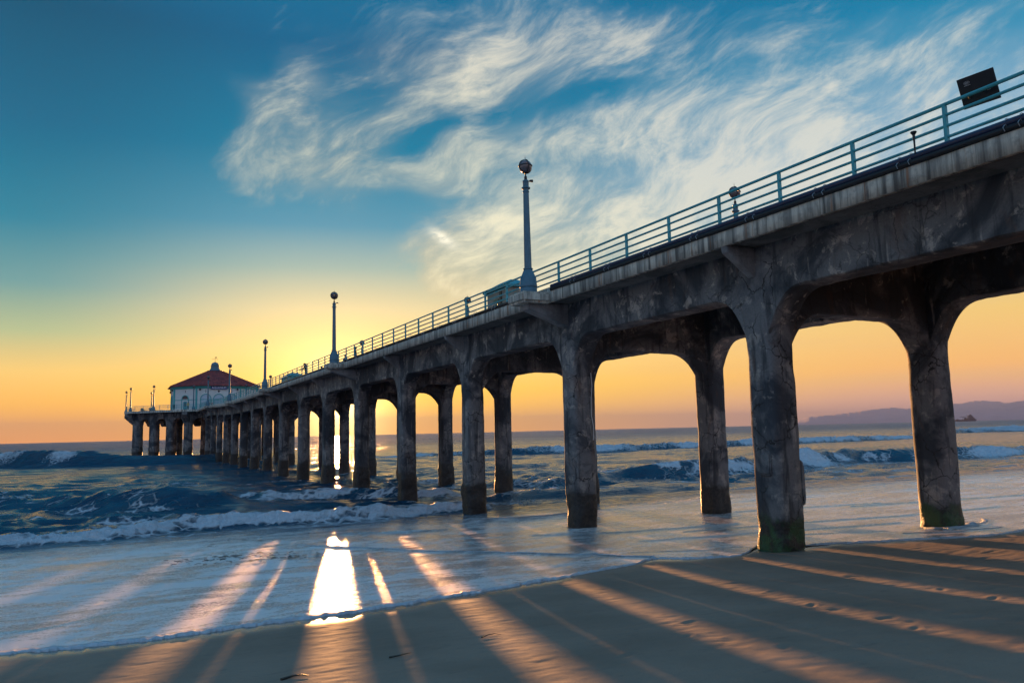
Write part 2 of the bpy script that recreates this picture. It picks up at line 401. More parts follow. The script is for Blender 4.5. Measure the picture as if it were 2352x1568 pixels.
# ------------------------------------------------------------------ sand
def make_sand():
    def axis(parts): return np.unique(np.concatenate(parts).round(4))
    xs = axis([-np.geomspace(6, 3000, 40), np.arange(-6, -3, .2), np.arange(-3, 24, .045), np.arange(24, 40, .25), np.geomspace(40, 3000, 40)])
    ys = axis([-np.geomspace(3, 500, 25), np.arange(-3, 3, .2), np.arange(3, 17, .04), np.arange(17, 30, .3), np.arange(30, 60, 1.5), np.geomspace(60, 400, 20)])
    X, Y = np.meshgrid(xs, ys); Z = zsand(X, Y)
    az = np.arctan2(X, Y); rr = np.hypot(X, Y); re = redge(np.clip(az, eaz[0], eaz[-1]))
    inside = (rr-re)
    dry = ss(inside, .05, -1.3)
    Z = Z-.05*ss(inside, .02, .25)
    # relief: faint long undulation, trampled dimples to the lower right
    Z = Z+dry*.006*fbm(X*.8, Y*.8, o=3)
    tr = np.clip(ss(fbm(X*.35+5, Y*.35, o=2)+.20*(X-5)/6+.12*(11-Y), .15, .9), 0, 1)*dry
    n = fbm(X*2.2, Y*3.2+7, o=4, g=.55)
    Z = Z+tr*.014*n - tr*.020*ss(vn(X*1.6+3, Y*3.1)+.5*vn(X*4, Y*7+1), .75, 1.15)
    Z = Z+dry*.0026*vn(X*9, Y*13)+dry*(.4+.6*tr)*.0022*vn(X*17, Y*23+4)+dry*.004*vn(X*3.1+2, Y*7.7)
    # footprints
    for fx, fy, a in [(9.2, 9.6, .5), (9.5, 8.9, .6), (10.9, 8.1, .5), (8.1, 7.6, .9), (12.0, 8.5, .7), (6.6, 8.3, .4), (12.7, 9.6, .8), (10.2, 10.4, .3), (13.4, 9.0, .6), (7.3, 9.1, .2), (11.6, 7.4, .4), (8.9, 6.7, .5), (14.2, 10.0, .4), (9.9, 7.3, .8), (5.4, 7.9, .3), (7.0, 7.0, .7)]:
        ca, sa = math.cos(a), math.sin(a); u = (X-fx)*ca+(Y-fy)*sa; v = (Y-fy)*ca-(X-fx)*sa
        q = (u/.15)**2+(v/.055)**2
        Z = Z-.016*np.exp(-q*1.2)+.006*np.exp(-(np.sqrt(q)-1.6)**2*4)
    # scour round the first column
    q = np.hypot(X-A, Y-T1); Z = Z-.05*np.exp(-(q/.9)**2)
    me = npmesh('beach_sand', np.stack([X, Y, Z], -1).reshape(-1, 3), grid_quads(len(ys), len(xs)), None)
    # wetness: strongest right at the wash
    wet = ss(inside, -1.3, -.05)*(.35+.65*ss(vn(X*.5+2, Y*.5), -.6, .6))
    wet = np.maximum(wet, ss(inside, -(.55+.5*ss(X, 1.8, -1.2)), -.10)*ss(X, 4.2, 1.5))
    wet = np.maximum(wet, np.exp(-(q/.8)**2)*1.2)
    at = me.attributes.new('wet', 'FLOAT', 'POINT'); at.data.foreach_set('value', np.clip(wet, 0, 1).ravel().astype(np.float32))
    m, g, b = material('wet_beach_sand'); p = pos(g)
    w = V(g, g.node('ShaderNodeAttribute', attribute_name='wet').outputs['Fac'])
    n1 = g.noise(p, .5, 4., .55); n2 = g.noise(p, 60., 3., .6); n3 = g.noise(scaled(g, p, 1, 2, 1), 3., 5., .65)
    c = g.mix(g.step(n1, .3, .7), (.20, .148, .112), (.27, .20, .152))
    c = g.mix(g.step(n3, .56, .72)*.35, c, (.13, .10, .085))
    c = g.mix(g.step(n2, .45, .75)*.35, c, (.12, .095, .08))
    spk = g.node('ShaderNodeTexVoronoi'); g.put(spk.inputs['Vector'], p); spk.inputs['Scale'].default_value = 28.
    c = g.mix(g.step(V(g, spk.outputs[0]), .055, .03)*g.step(g.noise(p, 3., 2., .5), .55, .7)*.6, c, (.55, .5, .42))
    c = g.mix(w*.45, c, (.085, .072, .062))
    g.put(b.inputs['Base Color'], c)
    g.put(b.inputs['Roughness'], g.sep(g.mix(w, (.85,)*3, (.14,)*3))[0]); g.put(b.inputs['Specular IOR Level'], g.sep(g.mix(w, (.12,)*3, (.5,)*3))[0])
    bump(g, n2*.5+g.noise(p, 160., 2., .5)*.5+n3*.4, .22, .012, b)
    me.materials.append(m)
    o = link('sand_beach', me); tag(o, kind='structure'); return o
make_sand()

# ------------------------------------------------------------------ sea
BREAK = {  # crest foot (x, y) and height above the still water, seen along the crest; width of the front; foam
 'bore': ([(-14, 35.5, .3), (-3.98, 36.29, .38), (-1.78, 36.11, .35), (.55, 36.88, .37), (2.31, 38.0, .45), (3.05, 38.2, .58), (5.26, 38.0, .55), (7.84, 37.34, .52), (9.87, 37.29, .55), (12.94, 37.6, .5), (15.9, 37.4, .42), (17.15, 37.2, .25), (18.5, 37.0, 0)], .55, 1.6, 1.),
 'left': ([(-160, 200, 2.6), (-60, 178, 2.7), (-18.8, 160, 2.6), (-7.9, 150.3, 2.3), (1.8, 143, 1.7), (11.7, 143, 1.35), (17.7, 149, .9), (24, 152, 0)], 3.0, 6, .12),
 'mid': ([(-16, 60, .3), (-6.57, 57.5, .5), (-4.06, 56, .5), (-1.59, 53.2, .75), (1.37, 50.5, .95), (3.76, 49, .9), (5.58, 48.6, .6), (7.63, 48.51, .3), (9.5, 48.5, 0)], 1.9, 3.2, .14),
 'far': ([(34, 134, 0), (48.16, 131, .48), (57.06, 126.96, .75), (63.48, 122.59, 1.1), (71.16, 120.55, 1.4), (83.85, 118.56, 1.25), (99.3, 118.85, 1.15), (119, 121.85, 1.2), (138.6, 122.4, 1.2), (164.8, 126, 1.), (181.6, 126.7, .4), (195, 127, 0)], 1.6, 4, .95),
 'curl': ([(30, 51.5, 0), (33.08, 51.55, .6), (38.23, 51.4, .85), (43.44, 52, 1.1), (48.29, 52.6, 1.35), (54.09, 54, 1.2), (58.68, 55.4, 1.3), (61.08, 55.6, 1.5), (66.12, 56.6, 1.1), (70.98, 56.8, 1.1), (75.62, 56, 1.0), (84.22, 56, .9), (93.56, 55, .8), (120, 54, .4)], 1.2, 3.4, .15),
 'hump': ([(23.5, 50.3, 0), (24.94, 50.2, .38), (25.86, 49.6, .65), (27.21, 48.6, .62), (31.26, 48.7, .32), (33, 48.9, 0)], .9, 1.8, .0),
 'small': ([(18.6, 41.3, 0), (19.89, 41.31, .15), (22.95, 41.4, .5), (25.23, 40.7, .52), (28.6, 40.6, .28), (31.56, 39.8, .17), (36, 39.6, .12), (40, 39.5, 0)], .8, 2.0, .35),
 'right': ([(226, 165, 0), (245.9, 166.8, 1.3), (273.6, 166, 1.8), (300, 160, 1.5), (330, 160, 1.)], 3, 7, .9),
 'under': ([(7, 51.4, 0), (8.61, 51.38, .28), (13.54, 51., .5), (15.82, 49.02, .55), (17.79, 46.35, .5), (19.32, 45.79, .3), (21, 45.5, 0)], .9, 2, .5),
}
RIDGES = [  # lines of foam or ripples lying on the wash (x, y), height, foam, width
 ([(5.52, 27.67), (6.36, 26.23), (8.52, 22.27), (10.2, 19.86), (11.5, 17.5), (12.1, 16.35)], .05, 1., .10),
 ([(12.4, 17.6), (13.3, 16.9), (14.4, 16.4), (15.0, 16.3)], .02, .6, .10),
 ([(-3.5, 16.4), (-1.2, 16.2), (.6, 17.6)], .022, .0, .09),
 ([(9.5, 16.7), (10.6, 17.2), (11.3, 17.9)], .018, .1, .07),
 ([(12.9, 24.2), (15.5, 22.6), (17.6, 21.9), (19.5, 21.4)], .05, .1, .13),
 ([(14.4, 19.8), (17.0, 18.9), (19.4, 18.0), (22.2, 17.0)], .035, .1, .10),
 ([(17.2, 17.6), (19.0, 16.6), (20.0, 15.9)], .025, .2, .08),
 ([(16.9, 20.9), (20.4, 20.0), (24.5, 18.6), (29, 18.0)], .035, .1, .11),
 ([(19.6, 14.9), (20.7, 14.0), (22.0, 13.7)], .03, .8, .10), ([(22.2, 14.6), (23.4, 15.0), (24.3, 15.6)], .03, .9, .10),
 ([(21.4, 25.5), (25, 24.8), (29, 23.0)], .04, .1, .13), ([(27, 23), (32, 21.5), (38, 20)], .04, .1, .12),
 ([(7.4, 30.5), (9.6, 29.4), (11.6, 28.8)], .06, .2, .2), ([(13.6, 31.4), (15.2, 30.4), (17.0, 30.2), (18.2, 30.6)], .13, .7, .35),
]
def polydist(X, Y, pts):
    d = np.full(X.shape, 1e9)
    for (x0, y0), (x1, y1) in zip(pts[:-1], pts[1:]):
        dx, dy = x1-x0, y1-y0; t = np.clip(((X-x0)*dx+(Y-y0)*dy)/(dx*dx+dy*dy), 0, 1)
        d = np.minimum(d, np.hypot(X-x0-t*dx, Y-y0-t*dy))
    return d
def make_sea():
    azs = np.radians(np.unique(np.concatenate([np.arange(-44, -10, .5), np.arange(-10, 62, .058), np.arange(62, 84.5, .4)]).round(4)))
    dl = [0, .012, .03, .055, .085, .12, .16, .21, .27]
    while dl[-1] < 9000:
        d = dl[-1]; r = 14+d
        k = .0052 if r < 66 else (.009 if r < 500 else (.018 if r < 2500 else .05))
        dl.append(d+max(.06, k*r) if d > .27 else d+.06)
    dl = np.array(dl); re = redge(azs)
    Rr = re[None]+dl[:, None]; AZ = azs[None]+0*Rr; X = Rr*np.sin(AZ); Y = Rr*np.cos(AZ)
    D = dl[:, None]+0*Rr
    cell = np.maximum(.07, .009*Rr)
    lod = lambda lam: ss(lam/cell, 2.0, 4.5)
    zs_ = zsand(X, Y)
    th = .034*(1-np.exp(-D/.03))*np.exp(-D/.35)+.016*ss(D, 0, .5)
    lip = 1+.5*vn(AZ*160, AZ*0+1.)
    th = .055*(1-np.exp(-D/.025))*np.exp(-D/.25)*lip+.014*ss(D, 0, .6)+.05*ss(Y, 22, 33)
    base = np.maximum(zs_+th, -50)
    k = .12; a = base; b = .0
    h = np.clip(.5+.5*(a-b)/k, 0, 1); base = b*(1-h)+a*h+k*h*(1-h)
    base = np.where(Y > 45, 0, base)
    calm = ss(Y, 30, 42)             # 0 in the wash, 1 out at sea
    # swell and chop, crests roughly parallel to the shore
    wx = X+2.2*fbm(X*.05, Y*.08+4, o=2); wy = Y+1.6*fbm(X*.07+9, Y*.1, o=2)
    def ridge(sx, sy, seed, sharp=1.):
        n = vn(wx/sx+seed, wy/sy+seed*2.1, np.full_like(X, seed)); return (1-np.abs(n)*1.6)**1 if sharp else n
    Z = np.zeros_like(X)
    Z += .20*fbm(wx/22, wy/8.5, o=2)*ss(Y, 40, 75)*lod(12)
    Z += .30*(ridge(7.5, 2.9, 1.3)-.4)*ss(Y, 36, 60)*lod(5)
    Z += .30*(ridge(3.2, 1.35, 5.1)-.4)*(.15+.85*ss(Y, 33, 48))*lod(2.4)*calm
    Z += .17*(ridge(1.5, .62, 7.7)-.4)*lod(1.2)*calm
    Z += .06*vn(wx/.6, wy/.3, np.full_like(X, 2.2))*lod(.6)*calm
    Z += .35*fbm(wx/60, wy/26+3, o=2)*ss(Y, 90, 250)
    # wash zone: low rolling sheets
    washz = ss(Y, 15.5, 27)*(1-calm)
    Z += washz*(.018*fbm(X/3.5, Y/1.1, o=3)+.020*ss(Y, 22, 30)*(ridge(2.5, .8, 3.3)-.4))
    foam = np.zeros_like(X)
    # breakers
    for key, (pts, wf, wb, fo) in BREAK.items():
        P = np.array(pts); yc = np.interp(X, P[:, 0], P[:, 1]); hh = np.interp(X, P[:, 0], P[:, 2]); hh = np.where((X < P[0, 0]) & (P[0, 2] > 0), P[0, 2], hh)
        big = max(1., wf)
        yc = yc+wf*.35*fbm(X/(3*big), X*0+wf*7, o=3)+wf*1.0
        hh = hh*(1+.22*fbm(X/(2.2*big)+3, X*0+fo*11, o=3))
        s = Y-yc
        prof = np.where(s < 0, np.exp(-np.abs(s/wf)**2.2), np.exp(-np.abs(s/wb)**1.3))
        trough = -.12*np.exp(-((s+wf*2.4)/(wf*1.2))**2)
        near = np.abs(s) < 6*max(wf, wb)
        Z += np.where(near, hh*(prof+trough), 0)
        act = ss(hh, .08, .3)
        loc = np.exp(-((s+wf*.55)/(wf*1.15))**2)
        if fo > .5:
            lump = fbm(X/(.45*big), Y/(.3*big), o=4, g=.6)
            Z += np.where(near, act*loc*lump*.22*min(2.2, big*1.0), 0)
            br = fbm(X/(1.3*big)+8, Y/(.5*big), o=4, g=.6)
            foam = np.maximum(foam, act*loc*(1.0+.75*br)*fo*(1 if key == 'bore' else ss(vn(X/9, X*0+2), -.55, .2)))
            foam = np.maximum(foam, act*.55*np.exp(-np.clip(s, 0, None)/(wb*1.5))*(s > -wf))
        else:
            pt = fbm(X/(2.6*big), Y/(1.1*big)+5, o=3)
            foam = np.maximum(foam, act*loc*ss(pt+fo*1.6, .3, .75)*(.6 if key == 'mid' else .85))
            foam = np.maximum(foam, act*np.exp(-(s/(wf*.28))**2)*ss(vn(X/2.3, X*0+fo), .05, .5)*fo*2)
        foam = np.maximum(foam, act*.42*fo*ss(fbm(X/1.8, Y/.5, o=3), -.1, .4)*np.exp(-np.clip(-s-wf, 0, None)/3.)*(s < 0))
    # spilling white head on the curl, and white spray on the left breaker
    for (cx, cy, sx, sy, am) in [(61, 55.6, 3.0, 1.6, 1.), (66, 56.6, 1.8, 1., .7), (90, 55.5, 7, 1.6, .9), (50, 53.0, 2.2, 1.2, .6), (-26, 168, 15, 1.6, .8), (-8, 153, 4, 1.3, .6)]:
        e = np.exp(-((X-cx)/sx)**2-((Y-cy)/sy)**2)*am
        foam = np.maximum(foam, e*1.2); Z += e*.16*fbm(X/.5, Y/.35, o=3)*(1+(sx > 6))
    # water climbing the piles
    for row in (A, A+WD):
        for kk in range(1, 12):
            q = np.hypot(X-row, Y-(T1+kk*SP)); m_ = np.exp(-((q-.55)/.28)**2)
            foam = np.maximum(foam, m_*.75*ss(vn(X*2, Y*2+kk), -.5, .4)); Z += m_*.05
    q = np.hypot(X-(A+WD), Y-T1); m_ = np.exp(-((q-.75)/.35)**2)*ss(Y, T1+1.2, T1-.6); foam = np.maximum(foam, m_*.9); Z += m_*.05*(1+.5*vn(X*6, Y*6))
    # foam patches drifting in the surf
    surf = ss(Y, 26, 36)*ss(Y, 120, 55)
    lace = fbm(wx/4.5, wy/1.5+2, o=4, g=.6)
    foam = np.maximum(foam, surf*ss(lace, -.05, .4)*.64)
    foam = np.maximum(foam, ss(Y, 90, 140)*ss(fbm(wx/16, wy/6+2, o=3), .42, .6)*.30*ss(Y, 700, 200))
    wash = 1-ss(Y, 27, 38)
    foam = np.maximum(foam, wash*(.30+.16*fbm(X/1.6, Y/.9, o=4)))
    foam = np.maximum(foam, ss(D, .30, .12)*1.3)
    foam = np.maximum(foam, np.exp(-D/.5)*.42)
    near = (Rr < 45)
    idx = np.where(near)
    xs_, ys_ = X[idx], Y[idx]; add = np.zeros(len(xs_)); fo_ = foam[idx]
    xw = xs_+.12*vn(xs_*1.3, ys_*1.3); yw = ys_+.10*vn(xs_*1.7+4, ys_*1.7)
    for pts, hgt, fo, w in RIDGES:
        d = polydist(xw, yw, pts); e = np.exp(-(d/w)**2); add += hgt*e; fo_ = np.maximum(fo_, fo*1.2*np.exp(-(d/(w*.85))**2))
    foam[idx] = fo_; Z[idx] += add
    ripple = .0035*vn(X*7, Y*11)*lod(.3)*(1-calm)*ss(D, .1, .8); Z += ripple
    Zt = base+Z*ss(D, 0, .25)
    me = npmesh('sea_surface', np.stack([X, Y, Zt], -1).reshape(-1, 3), grid_quads(len(dl), len(azs)), None)
    for nm, arr in (('foam', foam), ('wash', wash)):
        at = me.attributes.new(nm, 'FLOAT', 'POINT'); at.data.foreach_set('value', np.clip(arr, 0, 1.5).ravel().astype(np.float32))
    m, g, b = material('sea_water'); p = pos(g)
    py0 = g.sep(p)[1]
    fa = V(g, g.node('ShaderNodeAttribute', attribute_name='foam').outputs['Fac']); wa = V(g, g.node('ShaderNodeAttribute', attribute_name='wash').outputs['Fac'])
    warp = g.vm('ADD', p, g.vm('SCALE', g.noise(p, .9, 3., .6, color=True), .8))
    n1 = g.noise(scaled(g, warp, 1., 1.9, 1.), 1.6, 8., .68, .6); n2 = g.noise(scaled(g, p, 1., 1.4, 1.), 9., 6., .7); n0 = g.noise(scaled(g, warp, .35, 1., 1.), .8, 5., .6, .4)
    lacev = g.node('ShaderNodeTexVoronoi'); lacev.feature = 'DISTANCE_TO_EDGE'; g.put(lacev.inputs['Vector'], scaled(g, warp, 1., 1.7, 1.)); lacev.inputs['Scale'].default_value = 1.3
    lc = g.step(V(g, lacev.outputs[0]), .16, .0)*.22*(1.-wa)
    tex = n1*.55+n2*.25+n0*.2+lc-.08
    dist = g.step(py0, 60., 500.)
    fm = g.step(tex + fa*.75, .76, 1.05)
    milk = g.step(wa, 0., 1.)*g.step(n0+(n1-.5)*.7+(n2-.5)*.25, .38, .60)
    deep = g.mix(g.step(n0, .35, .7), (.003, .035, .075), (.008, .075, .12))
    deep = g.mix(dist, deep, g.mix(g.step(g.noise(scaled(g, p, .012, .05, 1.), 1., 8., .75), .38, .62), (.008, .045, .09), (.05, .17, .25)))  # far water bluer: sky reflected off wave faces put into the colour
    c = g.mix(g.step(wa, .05, 1.)*.9, deep, (.34, .325, .32))
    c = g.mix(milk*.7, c, (.72, .70, .69))
    bub = wa*g.step(g.noise(scaled(g, p, 1., 1.5, 1.), 17., 6., .8)+(n0-.5)*.35+(n1-.5)*.3-g.step(g.sep(p)[0], 4., 10.)*.08, .49, .53)
    c = g.mix(wa*g.step(g.noise(scaled(g, p, 1., 1.6, 1.), 34., 4., .7), .50, .66)*.35, c, (.12, .11, .115))
    c = g.mix(bub*.8, c, (.74, .70, .68))
    spl = g.mix(dist, (.5,)*3, (.2,)*3); spl = g.mix(bub, spl, (.03,)*3); spl = g.mix(fm, spl, (.15,)*3)
    g.put(b.inputs['Specular IOR Level'], g.sep(spl)[0])
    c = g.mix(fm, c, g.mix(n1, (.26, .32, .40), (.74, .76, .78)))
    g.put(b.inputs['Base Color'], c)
    g.put(b.inputs['IOR'], g.sep(g.mix(g.step(wa, 0., 1.), (1.34,)*3, (1.55,)*3))[0])
    rgh = g.mix(g.step(wa, .0, 1.), (.14,)*3, (.13,)*3); rgh = g.mix(milk, rgh, (.30,)*3); rgh = g.mix(dist, rgh, (.42,)*3); rgh = g.mix(bub, rgh, (.6,)*3); rgh = g.mix(fm, rgh, (.7,)*3)
    g.put(b.inputs['Roughness'], g.sep(rgh)[0])
    py = g.sep(p)[1]
    sea = 1.-wa
    hs = g.noise(scaled(g, p, .7, 1.6, 1.), 1.4, 6., .62)*.16*sea+g.noise(scaled(g, p, .8, 1.5, 1.), 6., 4., .6)*.02*(.35+sea)+g.noise(p, 20., 6., .75)*.010+g.noise(p, 60., 3., .6)*.005+fm*n2*.03+fm*n1*.03
    far = g.step(py, 50., 220.)
    hs = hs+g.noise(scaled(g, p, .10, .30, 1.), 1., 6., .62)*3.0*far+g.noise(scaled(g, p, .35, 1., 1.), 1., 6., .62)*.55*sea
    hs = hs+fm*(g.noise(p, 3.2, 6., .65)*.16+g.noise(p, 11., 4., .6)*.04)
    bump(g, hs, 1., 1., b)
    me.materials.append(m)
    o = link('sea', me); tag(o, kind='structure'); return o
make_sea()

# ------------------------------------------------------------------ pier
def rise(y): return .78*float(ss(np.array(float(y)), 118, 158))
ZS, ZSB, ZF = 9.0, 8.69, 9.10       # deck top, slab underside, top of the fascia
XL, XR = 13.93, A+WD+(A-13.93)
pier = empty('pier', (18.6, 0, 0)); tag(pier, 'long concrete pier on arched bents and pillars running out over the surf', 'pier')
def pl(name, me): # pier part; mesh is in world coordinates
    o = link(name, me, pier); o.matrix_parent_inverse = Matrix.Translation((-18.6, 0, 0)); return o

def column_mesh(seed, growth=True, hw=.475, ztop=8.67, flare=.36, zf=6.0, scale_rough=1., seg=44, far=False, hx=None):
    zl = np.concatenate([np.arange(-3, -.4, .5), np.arange(-.4, 2.0, .09 if not far else .3), np.arange(2.0, 5.8, .2 if not far else .8), np.arange(5.8, 8.5, .09 if not far else .25), [8.56, ztop]])
    th = np.linspace(0, 2*np.pi, seg if not far else 20, endpoint=False)+.01
    Zg, T = np.meshgrid(zl, th, indexing='ij')
    n = 4.2; ct, st = np.cos(T), np.sin(T)
    rad = (np.abs(ct)**n+np.abs(st)**n)**(-1/n)
    t = np.clip((Zg-zf)/1.45, 0, 1)
    hy = hw+flare*t**1.7; hxx = (hw+.0*t) if hx is None else hx
    X = rad*ct*hxx; Y = rad*st*hy
    gx = (Zg < 1.0)
    ampl = .012+.04*ss(Zg, 1.65, 1.3)*(Zg > -2)+.006*ss(Zg, 6, 7)
    off = fbm(X*2.2+seed*7, Y*2.2+seed*3, Zg*1.6, o=4, g=.6)*ampl*2.2*scale_rough + (.05 if growth else 0)*ss(Zg, 1.6, 1.4) + .018*vn(Zg*.5+seed, Zg*0+seed)
    L = np.hypot(X, Y)+1e-6; X = X*(1+off/L); Y = Y*(1+off/L)
    v = np.stack([X, Y, Zg], -1).reshape(-1, 3)
    me = npmesh('column', v, grid_quads(len(zl), len(th), True), MT['col'])
    return me
near_cols = [column_mesh(i) for i in range(8)]; dry_cols = [column_mesh(50+i, growth=False) for i in range(6)]
far_cols = [column_mesh(20+i, far=True) for i in range(4)]
NB = 17
c = 0
colobj = {}
for k in range(-1, NB):
    y = T1+SP*k
    for ri, x in enumerate((A, A+WD)):
        if k < 2: me = dry_cols[(k+1)*2+ri]
        elif k < 5: me = near_cols[(k*2+ri) % 8]
        else: me = far_cols[(k*3+ri) % 4]
        o = link('column', me, pier); o.location = (x-18.6, y, rise(y)); o.rotation_euler = (0, 0, 0); colobj[(k, ri)] = o

def haunch(d, z0, drop=1.25, a=1.6, p=2.6, d0=.45):
    t = np.clip(1-(d-d0)/a, 0, 1); return z0-drop*t**p
def beam(name, p0, p1, n, zb, ztop, hw, zadd, seed, mat):
    """a beam swept from p0 to p1 whose underside follows zb(s)"""
    p0 = np.array(p0, float); p1 = np.array(p1, float); L = np.linalg.norm(p1-p0); u = (p1-p0)/L; nrm = np.array([-u[1], u[0]])
    s = np.linspace(0, L, n); bot = zb(s)
    add = np.array([zadd(*(p0+u*q)) for q in s])
    # cross-section loop: up one side, across the top, down the other, underside
    rows = []
    lv = [0, .03, .12, .35, .6, .8, 1]
    sec = [(-1, t) for t in lv]+[(1, t) for t in lv[::-1]]+[(.6, 0), (.2, 0), (-.2, 0), (-.6, 0)]
    V_ = np.zeros((n, len(sec), 3))
    for j, (w, t) in enumerate(sec):
        inset = .05 if (t == 0 and abs(w) == 1) else 0
        w_ = np.full(n, (hw-inset)*w); z = bot+(ztop-bot)*t
        wx = p0[0]+u[0]*s+nrm[0]*w_; wy = p0[1]+u[1]*s+nrm[1]*w_
        nz = fbm(wx*1.7+seed, wy*1.7, z*1.7, o=4, g=.6)
        amt = .022 if t < .9 else 0
        side = np.sign(w) if abs(w) == 1 else 0
        wx = wx+nrm[0]*side*nz*amt; wy = wy+nrm[1]*side*nz*amt
        zz_ = z+(.035*nz if t < .1 else 0)+add
        V_[:, j] = np.stack([wx, wy, zz_], -1)
    me = npmesh(name, V_.reshape(-1, 3), grid_quads(n, len(sec), True), mat)
    try: me.set_sharp_from_angle(angle=R(50))
    except Exception: pass
    return me
ycols = np.array([T1+SP*k for k in range(-2, NB+1)])
for ri, x in enumerate((A, A+WD)):
    for k in range(-1, NB):
        y0, y1 = T1+SP*(k-1), T1+SP*k
        if k == NB-1: y1 = y0+SP
        zb = lambda s, L=SP: haunch(np.minimum(s, L-s), 7.46, 1.15, 1.35, 2.9, .42)
        n = 120 if k < 4 else 40
        me = beam('girder', (x, y0+.002), (x, y1-.002), n, zb, 8.685, .42, lambda a, b: rise(b), k+ri*30, MT['beam']); pl('girder', me)
for k in range(-1, NB):
    y = T1+SP*k
    zb = lambda s: haunch(np.minimum(s, WD-s), 6.98, .95, 1.5, 2.8, .4)
    me = beam('crossbeam', (A, y), (A+WD, y), 60 if k < 5 else 30, zb, 8.68, .40, lambda a, b: rise(b), k+90, MT['beam']); pl('crossbeam', me)
    for sgn, xc, nm in ((-1, A, 'bracket'), (1, A+WD, 'bracket')):
        lampb = k in (1, 4, 7, 10, 13, 16)
        mb = MB()
        if lampb:   # deep corbel under a lamp pedestal
            xo = xc+sgn*2.42; pts = [(xc+sgn*.40, 7.86), (xc+sgn*.50, 7.86), (xo-sgn*.55, 8.36), (xo-sgn*.28, 8.44), (xo-sgn*.28, 8.665), (xc+sgn*.40, 8.665)]
            mb.prism(pts, y-.30, y+.30)
        else:
            pts = [(xc+sgn*.40, 7.88), (xc+sgn*.52, 7.90), (xc+sgn*(A-XL-.06), 8.50), (xc+sgn*(A-XL-.03), 8.678), (xc+sgn*.40, 8.678)]
            mb.prism(pts, y-.12, y+.12)
        me = mb.mesh(nm, MT['strut'], bevel=.015); o = pl(nm, me); o.location.z += rise(y)
        if lampb:
            mb = MB(); a0, a1 = sorted((xc+sgn*2.56, xc+sgn*1.30))
            mb.box(a0, a1, y-.64, y+.64, 8.63, 9.03)
            o = pl('pedestal', mb.mesh('pedestal', MT['fascia'], bevel=.09)); o.location.z += rise(y)
def strip(x0, x1, z0, z1, ys_, mat, name, parent_fn, bev=0):
    sec = [(x0, z0), (x1, z0), (x1, z1), (x0, z1)]
    V_ = np.array([[(x, y, z+rise(y)) for x, z in sec] for y in ys_], float)
    me = npmesh(name, V_.reshape(-1, 3), grid_quads(len(ys_), 4, True), mat, smooth=False); return parent_fn(name, me)
yd = np.concatenate([np.arange(-30, 118, 4.9), np.arange(118, 171, 2.)])
yd[-1] = 168.0
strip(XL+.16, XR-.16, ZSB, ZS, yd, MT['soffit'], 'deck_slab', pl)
for s_g, xe in ((1, XL), (-1, XR)):
    # edge beam with slightly irregular face
    ysf = np.arange(-30, 168, .35); V_ = []
    for y in ysf:
        n = .012*float(vn(np.array(y*1.3), np.array(xe)))
        V_.append([(xe+s_g*n, y, 8.665+rise(y)+n), (xe+s_g*.158, y, 8.665+rise(y)), (xe+s_g*.158, y, ZF+rise(y)), (xe+s_g*(.03+n), y, ZF+rise(y)), (xe+s_g*n, y, ZF-.05+rise(y))])
    pl('edge_beam', npmesh('edge_beam', np.array(V_).reshape(-1, 3), grid_quads(len(ysf), 5, True), MT['fascia'], False))
    strip(*sorted((xe+s_g*.161, xe+s_g*.42)), ZS+.004, 9.27, yd, MT['fascia'], 'kerb', pl)
# long timber/duct band seen dark beneath the rails
# girder side shelf strip
# ---- repairs on the two nearest columns
mb = MB(); mb.box(-.60, -.44, -.30, .12, 2.62, 3.45)
def subpart(name, mb, mat, par, bevel=.02, smooth=False):
    return link(name, mb.mesh(name, mat, smooth, bevel), par)
C1 = colobj[(0, 0)]; C2 = colobj[(1, 0)]
mb = MB(); mb.prism([(-.54, 2.75), (-.40, 2.65), (-.40, 3.35), (-.515, 3.28)], -.28, .10); subpart('repair_patch', mb, MT['col'], C1, .03)
mb = MB(); mb.prism([(.40, 1.95), (.50, 1.92), (.545, 2.1), (.545, 2.85), (.50, 3.05), (.40, 3.1)], -.42, .1); subpart('repair_patch', mb, MT['col'], C1, .03)
mb = MB(); mb.tube([(.30, -.50, 6.1), (.33, -.505, 5.6), (.27, -.51, 5.1), (.26, -.51, 4.5), (.34, -.505, 4.1), (.30, -.505, 3.6)], .016, 6); subpart('crack_filler', mb, MT['bone'], C2, 0)
C3 = colobj[(2, 0)]
mb = MB(); mb.tube([(.05, -.70, 7.6), (-.02, -.66, 7.2), (.02, -.60, 6.9), (.18, -.53, 6.6)], .022, 6); subpart('crack_filler', mb, MT['bone'], C3, 0)

# ---- pier head: octagonal platform
HC = (18.6, 184.0); HR = .72
def octv(Rd, c=HC, off=22.5): return [(c[0]+Rd*math.cos(R(off+45*i)), c[1]+Rd*math.sin(R(off+45*i))) for i in range(8)]
mb = MB(); mb.prism(octv(18.9), ZSB+HR, ZS+HR+.02, 'z'); pl('head_slab', mb.mesh('head_slab', MT['soffit']))
ov, iv_ = octv(19.1), octv(18.75)
mb = MB()
for i in range(8):
    j = (i+1) % 8
    if i == 5: pass
    a, b_, c2, d2 = ov[i], ov[j], iv_[j], iv_[i]
    mb.add([(*a, 8.66+HR), (*b_, 8.66+HR), (*c2, 8.66+HR), (*d2, 8.66+HR), (*a, ZF+HR), (*b_, ZF+HR), (*c2, ZF+HR), (*d2, ZF+HR)], [(0, 1, 5, 4), (2, 3, 7, 6), (0, 3, 2, 1), (4, 5, 6, 7), (1, 2, 6, 5), (3, 0, 4, 7)])
pl('head_edge', mb.mesh('head_edge', MT['fascia']))
rv = octv(16.5)
hcm = column_mesh(41, hw=.84, far=True, flare=.5, hx=.84)
